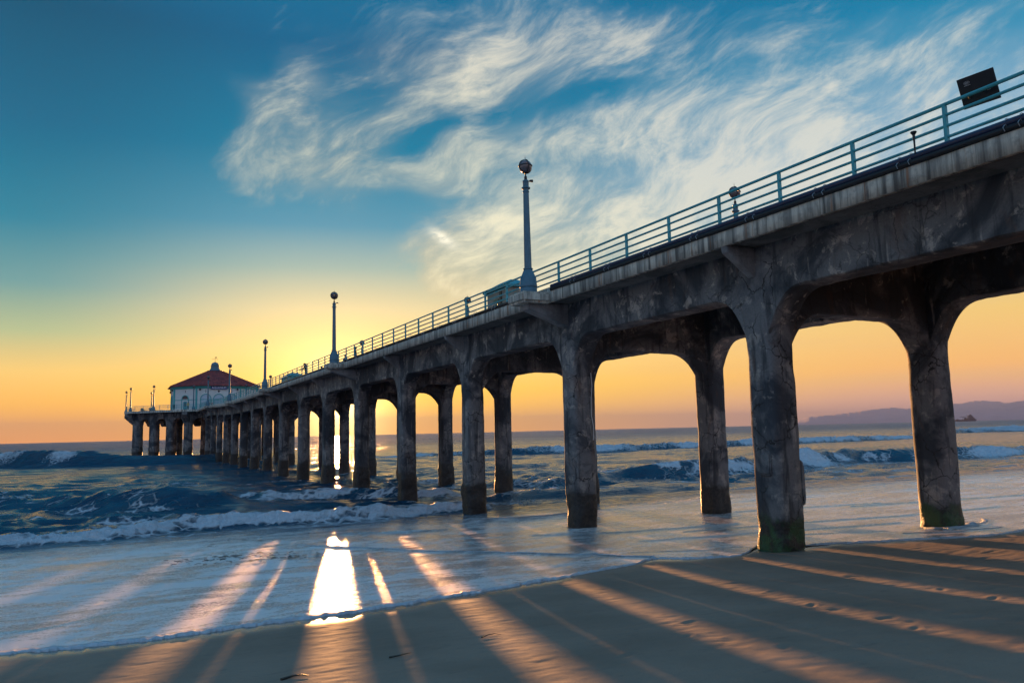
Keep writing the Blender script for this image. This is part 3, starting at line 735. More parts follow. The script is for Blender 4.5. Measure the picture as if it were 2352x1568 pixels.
for i in range(8):
    p0, p1 = np.array(rv[i]), np.array(rv[(i+1) % 8])
    for t in (0, 1/3, 2/3):
        q = p0+(p1-p0)*t
        if t == 0 or i in (3, 4, 5, 6, 7):
            o = link('column', hcm, pier); o.location = (q[0]-18.6, q[1], HR); o.rotation_euler = (0, 0, math.atan2(p1[1]-p0[1], p1[0]-p0[0])+math.pi/2)
        q1 = p0+(p1-p0)*(t+1/3); L = np.linalg.norm(q1-q)
        zb = lambda s, L=L: haunch(np.minimum(s, L-s), 7.45, 1.25, 1.3, 2.2, .6)
        pl('girder', beam('girder', q, q1, 24, zb, 8.68, .55, lambda a, b: HR, i*3, MT['beam']))
    # corbel arms running out to the platform corners
    v0 = np.array(ov[i]); dv = (v0-p0)/np.linalg.norm(v0-p0)
    mb = MB(); nx = np.array([-dv[1], dv[0]])*.5
    prof = [(0, 6.3), (.85, 6.65), (2.5, 8.1), (2.5, 8.65), (0, 8.65)]
    vs = [(*(p0+dv*a+nx*s2), z+HR) for s2 in (-1, 1) for a, z in prof]; n = len(prof)
    mb.add(vs, [list(range(n)), list(range(2*n-1, n-1, -1))]+[(k2, k2+n, (k2+1) % n+n, (k2+1) % n) for k2 in range(n)])
    pl('bracket', mb.mesh('bracket', MT['beam']))

# ------------------------------------------------------------------ railings
def railing(name, label, path, posts, zfun, grp):
    root = empty(name, (*path[0], zfun(*path[0]))); tag(root, label, 'railing', grp)
    inv = Matrix.Translation(-root.location)
    for zr, rr in ((10.10, .038), (9.885, .032), (9.665, .032), (9.445, .032)):
        mb = MB(); mb.tube([(x, y, zr+zfun(x, y)) for x, y in path], rr, 8)
        o = link('rail', mb.mesh('rail', MT['rail'], True), root); o.matrix_parent_inverse = inv
    mb = MB(); mb.box(-.037, .037, -.032, .032, 9.24, 10.07); me = mb.mesh('post', MT['rail'])
    for (x, y) in posts:
        o = link('post', me, root); o.location = Vector((x, y, zfun(x, y)))-root.location
    return root
dz = lambda x, y: rise(y)
ysr = list(np.arange(-6, 116, 4.))+list(np.arange(118, 167, 2.))
pst = [9.10+2.136*i for i in range(-6, 78)]
railing('railing', 'long blue green pipe railing along the camera side edge of the pier deck', [(XL+.2, y) for y in ysr], [(XL+.2, y) for y in pst if y < 167], dz, 'pipe railings of the pier')
railing('railing', 'blue green pipe railing along the far edge of the pier, behind the near railing', [(XR-.2, y) for y in ysr], [(XR-.2, y) for y in pst if y < 167], dz, 'pipe railings of the pier')
hv = octv(18.85); hz = lambda x, y: HR
hp = [hv[5], hv[4], hv[3], hv[2], hv[1], hv[0], hv[7], hv[6]]
hp = [(XL+.2, hv[5][1])]+hp+[(XR-.2, hv[6][1])]
hposts = []
for a, b_ in zip(hp[:-1], hp[1:]):
    L = math.dist(a, b_); m_ = max(1, round(L/2.04))
    for i in range(m_): hposts.append((a[0]+(b_[0]-a[0])*i/m_, a[1]+(b_[1]-a[1])*i/m_))
railing('railing', 'pipe railing wrapped around the octagonal platform at the end of the pier', hp, hposts, hz, 'pipe railings of the pier')

# ------------------------------------------------------------------ pipe clipped along the deck edge
pr = empty('utility_pipe', (XL-.02, 0, 9.215)); tag(pr, 'dark blue utility pipe clamped along the outer edge of the pier deck', 'pipe')
inv = Matrix.Translation(-pr.location)
mb = MB(); mb.tube([(XL+.02, y, 9.23) for y in (-8, 8, 24.3)], .071, 14)
o = link('pipe_run', mb.mesh('pipe_run', MT['pipe'], True), pr); o.matrix_parent_inverse = inv
mb = MB(); mb.tube([(XL+.0, y, 9.115) for y in (-8, 8, 24.3)], .065, 14)
o = link('pipe_run', mb.mesh('pipe_run', MT['black'], True), pr); o.matrix_parent_inverse = inv
mb = MB(); mb.tube([(XL+.04, y, 9.175) for y in (25.8, 40, 53.7)], .07, 12)
o = link('pipe_run', mb.mesh('pipe_run', MT['black'], True), pr); o.matrix_parent_inverse = inv
mb = MB(); mb.tube([(XL+.06, y, 9.20) for y in (55.2, 70, 83)], .07, 10)
o = link('pipe_run', mb.mesh('pipe_run', MT['pipe'], True), pr); o.matrix_parent_inverse = inv
cl = MB(); cl.tube([(.0+.078*math.cos(a), 0, -.005+.078*math.sin(a)) for a in np.linspace(-2.6, 2.8, 12)], .009, 6)
cl.tube([(-.06, .02, -.05), (-.10, .03, -.10), (-.07, .02, -.17)], .008, 5); clm = cl.mesh('clamp', MT['steel'], True)
for i in range(26):
    y = 5.45+2.136*i
    if 23.8 < y < 26.2: continue
    for dy in (0, .26):
        o = link('clamp', clm, pr); o.location = (-(-.02), y+dy, .02); o.rotation_euler = (0, 0, 0)
st = empty('standpipe', (13.72, 9.5, 9.235)); tag(st, 'short black standpipe with a flared cap rising outside the railing', 'pipe')
mb = MB(); mb.lathe([(.016, -.05), (.018, .18), (.026, .30), (.026, .32), (.03, .34)], 10); mb.build('stem', MT['dark'], st, True)
mb = MB(); mb.lathe([(.03, .34), (.055, .375), (.062, .39), (.05, .405), (.01, .41)], 12); mb.build('cap', MT['dark'], st, True)

# ------------------------------------------------------------------ board on the rail (its back shows)
sb = empty('sign', (XL+.31, 8.48, 10.18)); tag(sb, 'black back of a sign board strapped to the pier railing, near the right edge', 'sign')
sb.rotation_euler = (R(3), R(-22), 0)
mb = MB(); mb.box(-.012, .012, -.345, .345, -.29, .29); mb.build('board', MT['dark'], sb, bevel=.004)
for yy in (-.12, .16):
    mb = MB(); mb.tube([(-.055+.045*math.cos(a), yy, -.075+.045*math.sin(a)) for a in np.linspace(0, 2*math.pi, 16)], .006, 5)
    mb.box(-.035, -.012, yy-.06, yy+.06, -.03, -.005); mb.build('clamp', MT['dark'], sb)
def text_mesh(txt, size, mat, name, thick=.004):
    cu = bpy.data.curves.new(name, 'FONT'); cu.body = txt; cu.size = size; cu.align_x = 'CENTER'; cu.align_y = 'CENTER'; cu.extrude = thick
    tmp = bpy.data.objects.new(name, cu); COL.objects.link(tmp); dg = bpy.context.evaluated_depsgraph_get()
    me = bpy.data.meshes.new_from_object(tmp.evaluated_get(dg)); bpy.data.objects.remove(tmp); me.materials.clear(); me.materials.append(mat); return me
mb = MB()
ring = [(-.0165, .17+.055*math.cos(a), .18+.03*math.sin(a)) for a in np.linspace(0, 2*math.pi, 24)]
mb.tube(ring, .0025, 4)
for zz_, w in ((.192, .035), (.18, .042), (.168, .035)): mb.box(-.0165, -.0135, .17-w, .17+w, zz_-.003, zz_+.003)
mb.box(-.0165, -.0135, .11, .23, .128, .137)
mb.build('emblem', MT['steel'], sb)
mb = MB(); mb.box(-.0165, -.0135, -.22, -.15, -.075, -.068); mb.build('mark', MT['steel'], sb)

# ------------------------------------------------------------------ lamps
def make_lamp():
    root = empty('street_lamp')
    mb = MB(); mb.lathe([(.30, 0), (.30, .20), (.285, .22)], 24); mb.build('plinth', MT['lamp'], root, True)
    mb = MB(); mb.lathe([(.285, .22), (.31, .24), (.315, .28), (.30, .32), (.275, .60), (.245, .64), (.235, .66), (.16, .84), (.15, .86), (.175, .875), (.175, .90), (.145, .92)], 24); mb.build('base', MT['lamp'], root, True)
    mb = MB()
    fl = []
    for r, z in [(.132, .92), (.128, 1.4), (.118, 2.2), (.108, 3.0), (.100, 3.62)]: fl.append((r, z))
    mb.lathe(fl, 16); mb.build('shaft', MT['lamp'], root, True)
    mb = MB(); mb.lathe([(.10, 3.62), (.115, 3.63), (.115, 3.66), (.10, 3.68), (.105, 3.74), (.155, 3.76), (.16, 3.79), (.12, 3.82), (.105, 3.84), (.11, 4.0), (.12, 4.02), (.10, 4.06), (.06, 4.08)], 20); mb.build('capital', MT['lamp'], root, True)
    mb = MB(); mb.lathe([(.055, 4.06), (.05, 4.2), (.025, 4.22), (.022, 4.30), (.05, 4.32), (.07, 4.335)], 14); mb.build('neck', MT['dark'], root, True)
    mb = MB(); mb.sphere((0, 0, 4.56), .232, 24, 16); gl = mb.build('globe', MT['globe'], root, True)
    mb = MB()
    for a in (0, math.pi/2):
        mb.tube([(.245*math.sin(t)*math.cos(a), .245*math.sin(t)*math.sin(a), 4.56-.245*math.cos(t)) for t in np.linspace(0, 2*math.pi, 33)], .017, 6)
    mb.tube([(.243*math.cos(t), .243*math.sin(t), 4.585) for t in np.linspace(0, 2*math.pi, 33)], .015, 6)
    mb.sphere((0, 0, 4.36), .09, 14, 8, .4); mb.sphere((0, 0, 4.78), .06, 12, 8, .5)
    mb.build('globe_frame', MT['dark'], root, True)
    mb = MB(); mb.tube([(0, 0, 4.78), (0, 0, 4.87), (0, 0, 4.97)], .014, 6, .004); mb.build('finial', MT['dark'], root, True)
    mb = MB(); mb.tube([(.08, -.02, 4.04), (.15, -.03, 4.04)], .018, 6); mb.tube([(.13, -.03, 4.05), (.17, -.05, 4.05), (.25, -.07, 4.05)], .035, 10, .052); mb.build('spotlight', MT['dark'], root, True)
    return root
def copy_tree(o, parent=None):
    c = o.copy(); COL.objects.link(c)
    if parent is not None: c.parent = parent
    for ch in list(o.children): copy_tree(ch, c)
    return c
lamp0 = make_lamp(); used = False
LN = ['nearest and tallest lamp post on the camera side of the pier, beside the booth', 'second lamp post out along the camera side of the pier deck', 'third lamp post out along the camera side, near the small far booth', 'fourth lamp post out, in front of the right end of the red roof',
      'fifth lamp post out, in front of the round building and its blue sign', 'sixth lamp post out, where the pier joins the end platform']
RN = ['far side deck lamp whose globe shows through the near rails, rightmost', 'lamp on the far side of the deck whose globe shows just left of the booth', 'far side deck lamp, globe behind the rail right of the second lamp', 'fourth lamp out on the far side of the deck, mostly hidden by the railing', 'fifth far side lamp, its globe just right of the third near lamp', 'sixth lamp out on the far side, where the deck meets the platform']
spots = []
for i, k in enumerate((1, 4, 7, 10, 13, 16)):
    y = T1+SP*k
    spots.append((XL-.54, y, 9.02+rise(y), LN[i], 0)); spots.append((XR+.54, y, 9.25+rise(y), RN[i], 1.3))
hl = [(1.9, 181.9, 'nearer lamp post of the pair at the outermost left platform corner'), (1.15, 195.0, 'farther lamp post of the pair at the outermost left platform corner'),
      (6.0, 173.6, 'tallest of the thin lamps just left of the white building'), (6.4, 198.2, 'shorter looking lamp post behind the tall one left of the building')]
for x, y, t in hl: spots.append((x, y, 9.11+HR, t, .5))
for i, (x, y, z, lab, rz) in enumerate(spots):
    o = lamp0 if i == 0 else copy_tree(lamp0)
    o.location = (x, y, z); o.scale = (1.06, 1.06, 1.07); o.rotation_euler = (0, 0, rz); tag(o, lab, 'lamp post', 'globe lamp posts on the pier')
# ------------------------------------------------------------------ roundhouse
bx, by, bz = 18.6, 184.0, ZS+HR+.024
rh = empty('roundhouse', (bx, by, bz)); tag(rh, 'white eight sided building with red tile roof at the end of the pier', 'building')
wv_ = [(-4.2, -8.6), (4.2, -8.6), (8.6, -4.2), (8.6, 4.2), (4.2, 8.6), (-4.2, 8.6), (-8.6, 4.2), (-8.6, -4.2)]
HW = 5.35
mb = MB(); mb.prism(wv_, 0, HW, 'z'); mb.build('wall', MT['white'], rh)
def scl(v, f): return [(x*f, y*f) for x, y in v]
mb = MB()
for f0_, f1_, z0, z1 in ((1.012, 1.03, HW-.62, HW-.30), (1.03, 1.05, HW-.30, HW+.04)):
    a, b_ = scl(wv_, f0_), scl(wv_, f1_)
    mb.add([(*p, z0) for p in a]+[(*p, z1) for p in b_], [list(range(8))[::-1], list(range(8, 16))]+[(i, (i+1) % 8, (i+1) % 8+8, i+8) for i in range(8)])
mb.build('cornice', MT['teal'], rh)
mb = MB()
for i in range(8):    # base line and string course
    a, b_ = Vector((*wv_[i], 0)), Vector((*wv_[(i+1) % 8], 0)); d = (b_-a).normalized(); n = Vector((d.y, -d.x, 0))
    for z0, z1, th_ in ((0, .35, .05), (2.35, 2.50, .035)):
        q = [a+n*.003, b_+n*.003, b_+n*th_, a+n*th_]
        mb.add([(p.x, p.y, z) for z in (z0, z1) for p in q], [(0, 1, 2, 3), (7, 6, 5, 4), (0, 4, 5, 1), (1, 5, 6, 2), (2, 6, 7, 3), (3, 7, 4, 0)])
mb.build('string_course', MT['teal'], rh)
def on_wall(i, u, w):      # a point on wall i, u metres from its middle, w metres out
    a, b_ = Vector((*wv_[i], 0)), Vector((*wv_[(i+1) % 8], 0)); d = (b_-a).normalized(); n = Vector((d.y, -d.x, 0)); return (a+b_)/2+d*u+n*w, d, n
def wall_box(mb, i, u0, u1, z0, z1, w0, w1):
    P = [on_wall(i, u, w)[0] for u, w in ((u0, w0), (u1, w0), (u1, w1), (u0, w1))]
    mb.add([(p.x, p.y, z) for z in (z0, z1) for p in P], [(3, 2, 1, 0), (4, 5, 6, 7), (0, 1, 5, 4), (1, 2, 6, 5), (2, 3, 7, 6), (3, 0, 4, 7)])
for i in range(8):
    L = math.dist(wv_[i], wv_[(i+1) % 8])
    mb = MB()
    for u in (-L/2+.25, L/2-.25): wall_box(mb, i, u-.2, u+.2, .36, HW-.64, .003, .09)
    mb.build('pilaster', MT['teal'] if i % 2 else MT['white'], rh)
    for u in ((-2.55, 0, 2.55) if i % 2 == 0 else (-.9, 1.6) if False else (0,)):
        rad = 1.02 if i % 2 == 0 else .85; zc = 2.55
        arc = [(rad*math.cos(t), zc+rad*math.sin(t)) for t in np.linspace(0, math.pi, 17)]
        fr = MB(); arc2 = [(u+x, z) for x, z in arc]
        pts = [on_wall(i, u+rad, .06)[0]+Vector((0, 0, .4))]+[on_wall(i, x, .06)[0]+Vector((0, 0, z)) for x, z in arc2]+[on_wall(i, u-rad, .06)[0]+Vector((0, 0, .4))]
        fr.tube(pts, .085, 6); win = fr.build('arch', MT['teal'], rh)
        pn = MB(); poly = [(u+rad*.96, .38)]+[(u+x*.96, zc+(z-zc)*.96) for x, z in arc]+[(u-rad*.96, .38)]
        f1 = [on_wall(i, x, .03)[0]+Vector((0, 0, z)) for x, z in poly]; b1 = [on_wall(i, x, .004)[0]+Vector((0, 0, z)) for x, z in poly]
        n = len(poly); pn.add([tuple(v) for v in f1+b1], [list(range(n)), list(range(2*n-1, n-1, -1))]+[(k2, (k2+1) % n, (k2+1) % n+n, k2+n) for k2 in range(n)])
        pn.build('panel', MT['panel'] if i % 2 == 0 else MT['white'], win)
        if i % 2:
            dm = MB(); wall_box(dm, i, -.45, .45, .38, 2.1, .035, .06); dm.build('door', MT['tealpaint'], rh)
            dm = MB(); wall_box(dm, i, -.25, .25, 1.0, 1.75, .065, .075); dm.build('door_pane', MT['window'], rh)
            dm = MB(); pts = [(.75*math.cos(t), 2.6+.75*math.sin(t)) for t in np.linspace(0, math.pi, 13)]
            f1 = [on_wall(i, x, .05)[0]+Vector((0, 0, z)) for x, z in pts]; b1 = [on_wall(i, x, .031)[0]+Vector((0, 0, z)) for x, z in pts]; n = len(pts)
            dm.add([tuple(v) for v in f1+b1], [list(range(n)), list(range(2*n-1, n-1, -1))]+[(k2, (k2+1) % n, (k2+1) % n+n, k2+n) for k2 in range(n)]); dm.build('fanlight', MT['window'], rh)
    dm = MB()
    if i % 2 == 0:
        c0, d, n = on_wall(i, 0, .02); c0 = c0+Vector((0, 0, 4.18))
        pts = [c0+d*.28, c0+Vector((0, 0, .28)), c0-d*.28, c0-Vector((0, 0, .28))]
        dm.add([tuple(p-n*.016) for p in pts]+[tuple(p+n*.02) for p in pts], [(0, 3, 2, 1), (4, 5, 6, 7), (0, 1, 5, 4), (1, 2, 6, 5), (2, 3, 7, 6), (3, 0, 4, 7)]); dm.build('vent', MT['window'], rh)
    for u in (-2.6, 2.6) if i % 2 == 0 else (0,):
        for z in (4.03, 4.33):
            c0, d, n = on_wall(i, u, .02); c0 = c0+Vector((0, 0, z)); pts = [c0+d*.14, c0+Vector((0, 0, .11)), c0-d*.14, c0-Vector((0, 0, .11))]
            dm = MB(); dm.add([tuple(p-n*.016) for p in pts]+[tuple(p+n*.02) for p in pts], [(0, 3, 2, 1), (4, 5, 6, 7), (0, 1, 5, 4), (1, 2, 6, 5), (2, 3, 7, 6), (3, 0, 4, 7)]); dm.build('vent', MT['window'], rh)
    if i % 2 == 0:
        for u in (-3.75, 3.75):
            dm = MB(); wall_box(dm, i, u-.16, u+.16, 4.35, 4.75, .1, .35); dm.build('loudspeaker', MT['dark'], rh)
dm = MB(); wall_box(dm, 0, -1.65, 1.65, 4.58, 5.22, .30, .36); sg = dm.build('name_board', MT['bluesign'], rh)
tm = text_mesh('AQUARIUM', .56, MT['letters'], 'lettering', .01); to = link('lettering', tm, sg)
to.rotation_euler = (math.pi/2, 0, 0); to.location = (0, -8.6-.375, 4.89)
# roof: eight slopes with raised tile ribs
ev = scl(wv_, 1.085); tv = scl(wv_, .16); RZ = 3.75
mb = MB()
mb.add([(*p, HW+.05) for p in ev]+[(*p, HW+RZ) for p in tv]+[(*p, HW-.06) for p in ev], [(i, (i+1) % 8, (i+1) % 8+8, i+8) for i in range(8)]+[(i+16, (i+1) % 8+16, (i+1) % 8, i) for i in range(8)]+[list(range(8, 16)), list(range(23, 15, -1))])
for i in range(8):
    a, b_, c2, d2 = [Vector((*p, z)) for p, z in ((ev[i], HW+.05), (ev[(i+1) % 8], HW+.05), (tv[(i+1) % 8], HW+RZ), (tv[i], HW+RZ))]
    d = (b_-a).normalized(); L = (b_-a).length; nn = int(L/.42); slope = ((c2+d2)/2-(a+b_)/2); S_ = slope.length; sn = slope.normalized()
    tw = (c2-d2).length
    for k2 in range(1, nn):
        u = L*k2/nn; uu = abs(u-L/2); tmax = 1. if uu <= tw/2 else (L/2-uu)/(L/2-tw/2)
        if tmax < .04: continue
        p0 = a+d*u; p1 = p0+sn*S_*tmax*.99; mb.tube([p0, p1], .06, 5)
    mb.tube([a, d2], .11, 6)
mb.build('roof', MT['roof'], rh)
mb = MB(); zc = HW+RZ; mb.lathe([(1.55, zc-.02), (1.6, zc+.12), (1.15, zc+.14), (1.05, zc+.45), (.92, zc+.5), (.85, zc+1.15), (.95, zc+1.2), (.95, zc+1.28), (.7, zc+1.3)], 16)
cu = mb.build('cupola', MT['lamp'], rh, True)
mb = MB(); mb.lathe([(.82, zc+1.28)]+[(.82*math.cos(t), zc+1.28+.75*math.sin(t)) for t in np.linspace(0, 1.5, 9)]+[(.08, zc+2.1), (.05, zc+2.2)], 16); mb.build('dome', MT['lamp'], cu, True)
mb = MB(); mb.tube([(0, 0, zc+2.1), (0, 0, zc+3.15)], .035, 6, .02); mb.tube([(-.5, 0, zc+2.65), (.5, 0, zc+2.65)], .025, 5); mb.tube([(0, -.5, zc+2.65), (0, .5, zc+2.65)], .025, 5)
mb.prism([(-.1, zc+3.0), (.3, zc+2.95), (.4, zc+3.12), (.15, zc+3.2), (-.05, zc+3.1)], -.02, .02); mb.sphere((.52, 0, zc+2.65), .07, 8, 6); mb.sphere((-.52, 0, zc+2.65), .07, 8, 6)
mb.build('weathervane', MT['dark'], cu)

# ------------------------------------------------------------------ booths, bins and boxes on the deck
def booth(name, label, x0, x1, y0, y1, h, wall, z0=ZS+.004):
    cx, cy = (x0+x1)/2, (y0+y1)/2; root = empty(name, (cx, cy, z0)); tag(root, label, 'booth')
    w, l = (x1-x0)/2, (y1-y0)/2
    mb = MB(); mb.box(-w, w, -l, l, 0, h); mb.build('wall', wall, root, bevel=.01)
    e = .18; mb = MB()
    mb.add([(-w-e, -l-e, h), (w+e, -l-e, h), (w+e, l+e, h), (-w-e, l+e, h), (-w-e, -l-e, h+.12), (w+e, -l-e, h+.12), (w+e, l+e, h+.12), (-w-e, l+e, h+.12), (-w*.3, -l*.5, h+.5), (w*.3, -l*.5, h+.5), (w*.3, l*.5, h+.5), (-w*.3, l*.5, h+.5)],
           [(3, 2, 1, 0), (0, 1, 5, 4), (1, 2, 6, 5), (2, 3, 7, 6), (3, 0, 4, 7), (4, 5, 9, 8), (5, 6, 10, 9), (6, 7, 11, 10), (7, 4, 8, 11), (8, 9, 10, 11)]); mb.build('roof', MT['tealpaint'], root)
    mb = MB(); mb.box(-w-.03, -w-.003, -l*.1, l*.35, h*.45, h*.8); mb.build('window', MT['window'], root)
    mb = MB(); mb.box(-w-.04, -w-.003, -l*.42, -l*.22, 0, h*.95); mb.build('downpipe', MT['dark'], root)
    mb = MB(); mb.box(-w*.5, w*.5, -l-.04, -l-.003, h*.4, h*.85); mb.build('shutter', MT['tealpaint'], root)
    return root
booth('booth', 'boxy booth with a teal roof standing behind the rail beside the nearest lamp', 17.05, 18.35, 34.0, 36.5, 2.15, MT['kiosk'])
booth('booth', 'small dark teal booth far out on the deck between the second and third lamps', 16.9, 18.3, 88.6, 94.0, 1.7, MT['tealpaint'])

def bench(label, x, y, z, rz=0):
    root = empty('bench', (x, y, z), rz); tag(root, label, 'bench', 'benches on the end platform')
    mb = MB(); mb.box(-.8, .8, -.22, .22, .42, .48); mb.build('seat', MT['kiosk'], root)
    mb = MB(); mb.box(-.8, .8, .2, .25, .5, .85); mb.build('backrest', MT['kiosk'], root)
    for sx in (-.6, .6): mb = MB(); mb.box(sx-.05, sx+.05, -.18, .2, 0, .42); mb.build('leg', MT['dark'], root)
    return root
bench('dark bench nearest the left end of the platform railing', 4.3, 180.5, bz, 1.2)
bench('dark bench right of the other one near the left end of the platform', 6.0, 178.6, bz, .8)
def post_box(name, label, cat, x, y, z, h=.9):
    root = empty(name, (x, y, z)); tag(root, label, cat)
    mb = MB(); mb.lathe([(.05, 0), (.05, h*.45)], 10); mb.build('stand', MT['dark'], root, True)
    mb = MB(); mb.lathe([(.16, h*.4), (.22, h*.45), (.22, h*.95), (.14, h*1.02)], 14); mb.build('body', MT['dark'], root, True)
post_box('litter_bin', 'black round litter bin at the platform rail just left of the white building', 'bin', 9.6, 169.9, bz, 1.15)
tb = empty('storage_box', (16.2, 172.4, bz)); tag(tb, 'teal storage box in front of the middle arches of the white building', 'box')
mb = MB(); mb.box(-.6, .6, -.4, .4, 0, 1.1); mb.build('body', MT['tealpaint'], tb, bevel=.02)
mb = MB(); mb.box(-.64, .64, -.44, .44, 1.1, 1.17); mb.build('lid', MT['tealpaint'], tb)
MT['redcloth'] = plain('red_cloth', (.45, .03, .06), .8)
pa = empty('folded_parasol', (16.3, 172.3, bz+1.22)); tag(pa, 'folded dark parasol with a red tip lying on the teal storage box', 'parasol')
mb = MB(); mb.tube([(-.8, 0, .12), (-.2, 0, .16), (.5, 0, .16)], .12, 8, .14); mb.build('canopy', MT['dark'], pa)
mb = MB(); mb.tube([(.5, 0, .16), (.75, 0, .25), (1.0, 0, .34)], .15, 8, .1); mb.build('tip', MT['redcloth'], pa)

# ------------------------------------------------------------------ people
def person(label, x, y, z, rz, shirt, trousers, lean=0., arm=0., h=1.72):
    root = empty('person', (x, y, z), rz); tag(root, label, 'person', 'people on the pier')
    k = h/1.72
    J = {'pelvis': (0, 0, .95), 'waist': (0, lean*.08, 1.1), 'chest': (0, lean*.2, 1.32), 'neck': (0, lean*.28, 1.47), 'head': (0, lean*.34, 1.56), 'crown': (0, lean*.37, 1.68),
         'hl': (-.10, 0, .90), 'kl': (-.12, .05, .50), 'al': (-.13, 0, .09), 'tl': (-.14, .16, .035), 'hr': (.10, 0, .90), 'kr': (.13, -.03, .50), 'ar': (.15, -.1, .09), 'tr': (.16, .05, .035),
         'sl': (-.18, lean*.24, 1.40), 'el': (-.26, lean*.24+arm*.15, 1.13), 'wl': (-.22, lean*.24+arm*.42, 1.0+arm*.1), 'fl': (-.21, lean*.24+arm*.5, .93+arm*.12),
         'sr': (.18, lean*.24, 1.40), 'er': (.26, lean*.24+arm*.12, 1.13), 'wr': (.21, lean*.24+arm*.4, 1.0+arm*.08), 'fr': (.20, lean*.24+arm*.48, .93+arm*.1)}
    E_ = [('pelvis', 'waist'), ('waist', 'chest'), ('chest', 'neck'), ('neck', 'head'), ('head', 'crown'), ('pelvis', 'hl'), ('hl', 'kl'), ('kl', 'al'), ('al', 'tl'), ('pelvis', 'hr'), ('hr', 'kr'), ('kr', 'ar'), ('ar', 'tr'),
          ('chest', 'sl'), ('sl', 'el'), ('el', 'wl'), ('wl', 'fl'), ('chest', 'sr'), ('sr', 'er'), ('er', 'wr'), ('wr', 'fr')]
    rad = {'pelvis': .14, 'waist': .125, 'chest': .15, 'neck': .055, 'head': .095, 'crown': .08, 'hl': .10, 'hr': .10, 'kl': .065, 'kr': .065, 'al': .045, 'ar': .045, 'tl': .04, 'tr': .04, 'sl': .07, 'sr': .07, 'el': .045, 'er': .045, 'wl': .032, 'wr': .032, 'fl': .035, 'fr': .035}
    names = list(J); me = bpy.data.meshes.new('body'); me.from_pydata([tuple(c*k for c in J[n]) for n in names], [(names.index(a), names.index(b)) for a, b in E_], [])
    tmp = bpy.data.objects.new('body_tmp', me); COL.objects.link(tmp)
    sk = tmp.modifiers.new('s', 'SKIN'); su = tmp.modifiers.new('d', 'SUBSURF'); su.levels = 1
    for n, v in zip(names, me.skin_vertices[0].data): v.radius = (rad[n]*k, rad[n]*k)
    me.skin_vertices[0].data[0].use_root = True
    dg = bpy.context.evaluated_depsgraph_get(); dg.update(); bm_ = bpy.data.meshes.new_from_object(tmp.evaluated_get(dg)); bpy.data.objects.remove(tmp)
    bm_.materials.clear(); ms = [MT['skin'], shirt, trousers]
    for m_ in ms: bm_.materials.append(m_)
    for p_ in bm_.polygons:
        z_ = p_.center.z/k; p_.material_index = 0 if z_ > 1.44 or (abs(p_.center.x) > .17*k and z_ < 1.06 and z_ > .85) else (1 if z_ > .93 else 2); p_.use_smooth = True
    link('body', bm_, root)
    mb = MB(); c_h = J['head']; mb.sphere((0, (c_h[1]-.015)*k, 1.615*k), .112*k, 12, 8, .95); mb.build('hair', MT['dark'], root, True)
    return root
MT['cloth_dark'] = plain('dark_jacket', (.02, .022, .03), .9); MT['cloth_grey'] = plain('grey_jacket', (.10, .11, .13), .9); MT['cloth_yellow'] = plain('yellow_jacket', (.55, .35, .03), .8); MT['cloth_blue'] = plain('blue_trousers', (.03, .04, .08), .9)
pz = ZS+.004
person('person in dark clothes leaning on the rail right of the small far booth', 15.3, 72.6, pz, math.pi/2, MT['cloth_dark'], MT['cloth_blue'], .6, 1.)
person('person whose dark head just clears the kerb left of the second lamp', 17.0, 74.0, pz, 2.2, MT['cloth_grey'], MT['cloth_dark'], 0, 0, 1.60)
person('person whose head shows low just right of the second lamp base', 16.9, 64.8, pz, 2.0, MT['cloth_grey'], MT['cloth_blue'], 0, .2, 1.80)
person('person in black standing close behind the rail right of the second lamp post', 15.9, 58.0, pz, 1.2, MT['cloth_dark'], MT['cloth_dark'], 0, 0, 1.70)
person('person in a yellow jacket in front of the white building', 12.3, 171.4, bz, 2.8, MT['cloth_yellow'], MT['cloth_dark'], 0, .3, 1.75)

# ------------------------------------------------------------------ ship, plane, hills
sh = empty('cargo_ship', (3340, 2210, 0), math.radians(-33.6+0)); tag(sh, 'small dark cargo ship with upperworks coloured as a dark silhouette low on the right horizon', 'ship')
# ship axis runs along local x, broadside to the shore
MT['hull'] = plain('ship_hull', (.012, .014, .025), 1., 0, .2, .05); MT['backlit'] = plain('backlit_shade', (.035, .045, .065), 1., 0, .2, .05)  # upperworks: backlit shade put into the near-black base colour
for k_ in ('hull', 'backlit'): MT[k_].node_tree.nodes['Principled BSDF'].inputs['Specular IOR Level'].default_value = 0
mb = MB(); prof = [(-70, 2), (-66, -1), (62, -1), (70, 9), (40, 8.2), (-66, 7)]
vs = []
for w_ in (-11, 11): vs += [(x, w_*(.35 if x > 65 else 1), z) for x, z in prof]
mb.add(vs, [list(range(6)), list(range(11, 5, -1))]+[(i, i+6, (i+1) % 6+6, (i+1) % 6) for i in range(6)]); mb.build('hull', MT['hull'], sh)
mb = MB(); mb.box(30, 60, -9, 9, 8, 15); mb.box(36, 55, -8, 8, 15, 21); mb.box(38, 50, -7, 7, 21, 27); mb.box(34, 52, -10, 10, 24, 26); mb.build('superstructure', MT['backlit'], sh)
mb = MB(); mb.box(20, 26, -4, 4, 8, 17); mb.box(44, 47, -2, 2, 27, 31); mb.build('funnel', MT['hull'], sh)
mb = MB(); mb.tube([(-28, 0, 7), (-24, 0, 27)], .8, 6); mb.tube([(2, 0, 20), (30, 0, 21)], 1.0, 6); mb.tube([(12, 0, 7), (16, 0, 21)], .8, 6); mb.build('crane', MT['hull'], sh)
for x in (-50, -42, -36, -10): mb = MB(); mb.box(x-3, x+3, -6, 6, 7, 10.5); mb.build('hatch', MT['hull'], sh)

az_p, el_p = 53.6, 6.25; dp = 3400
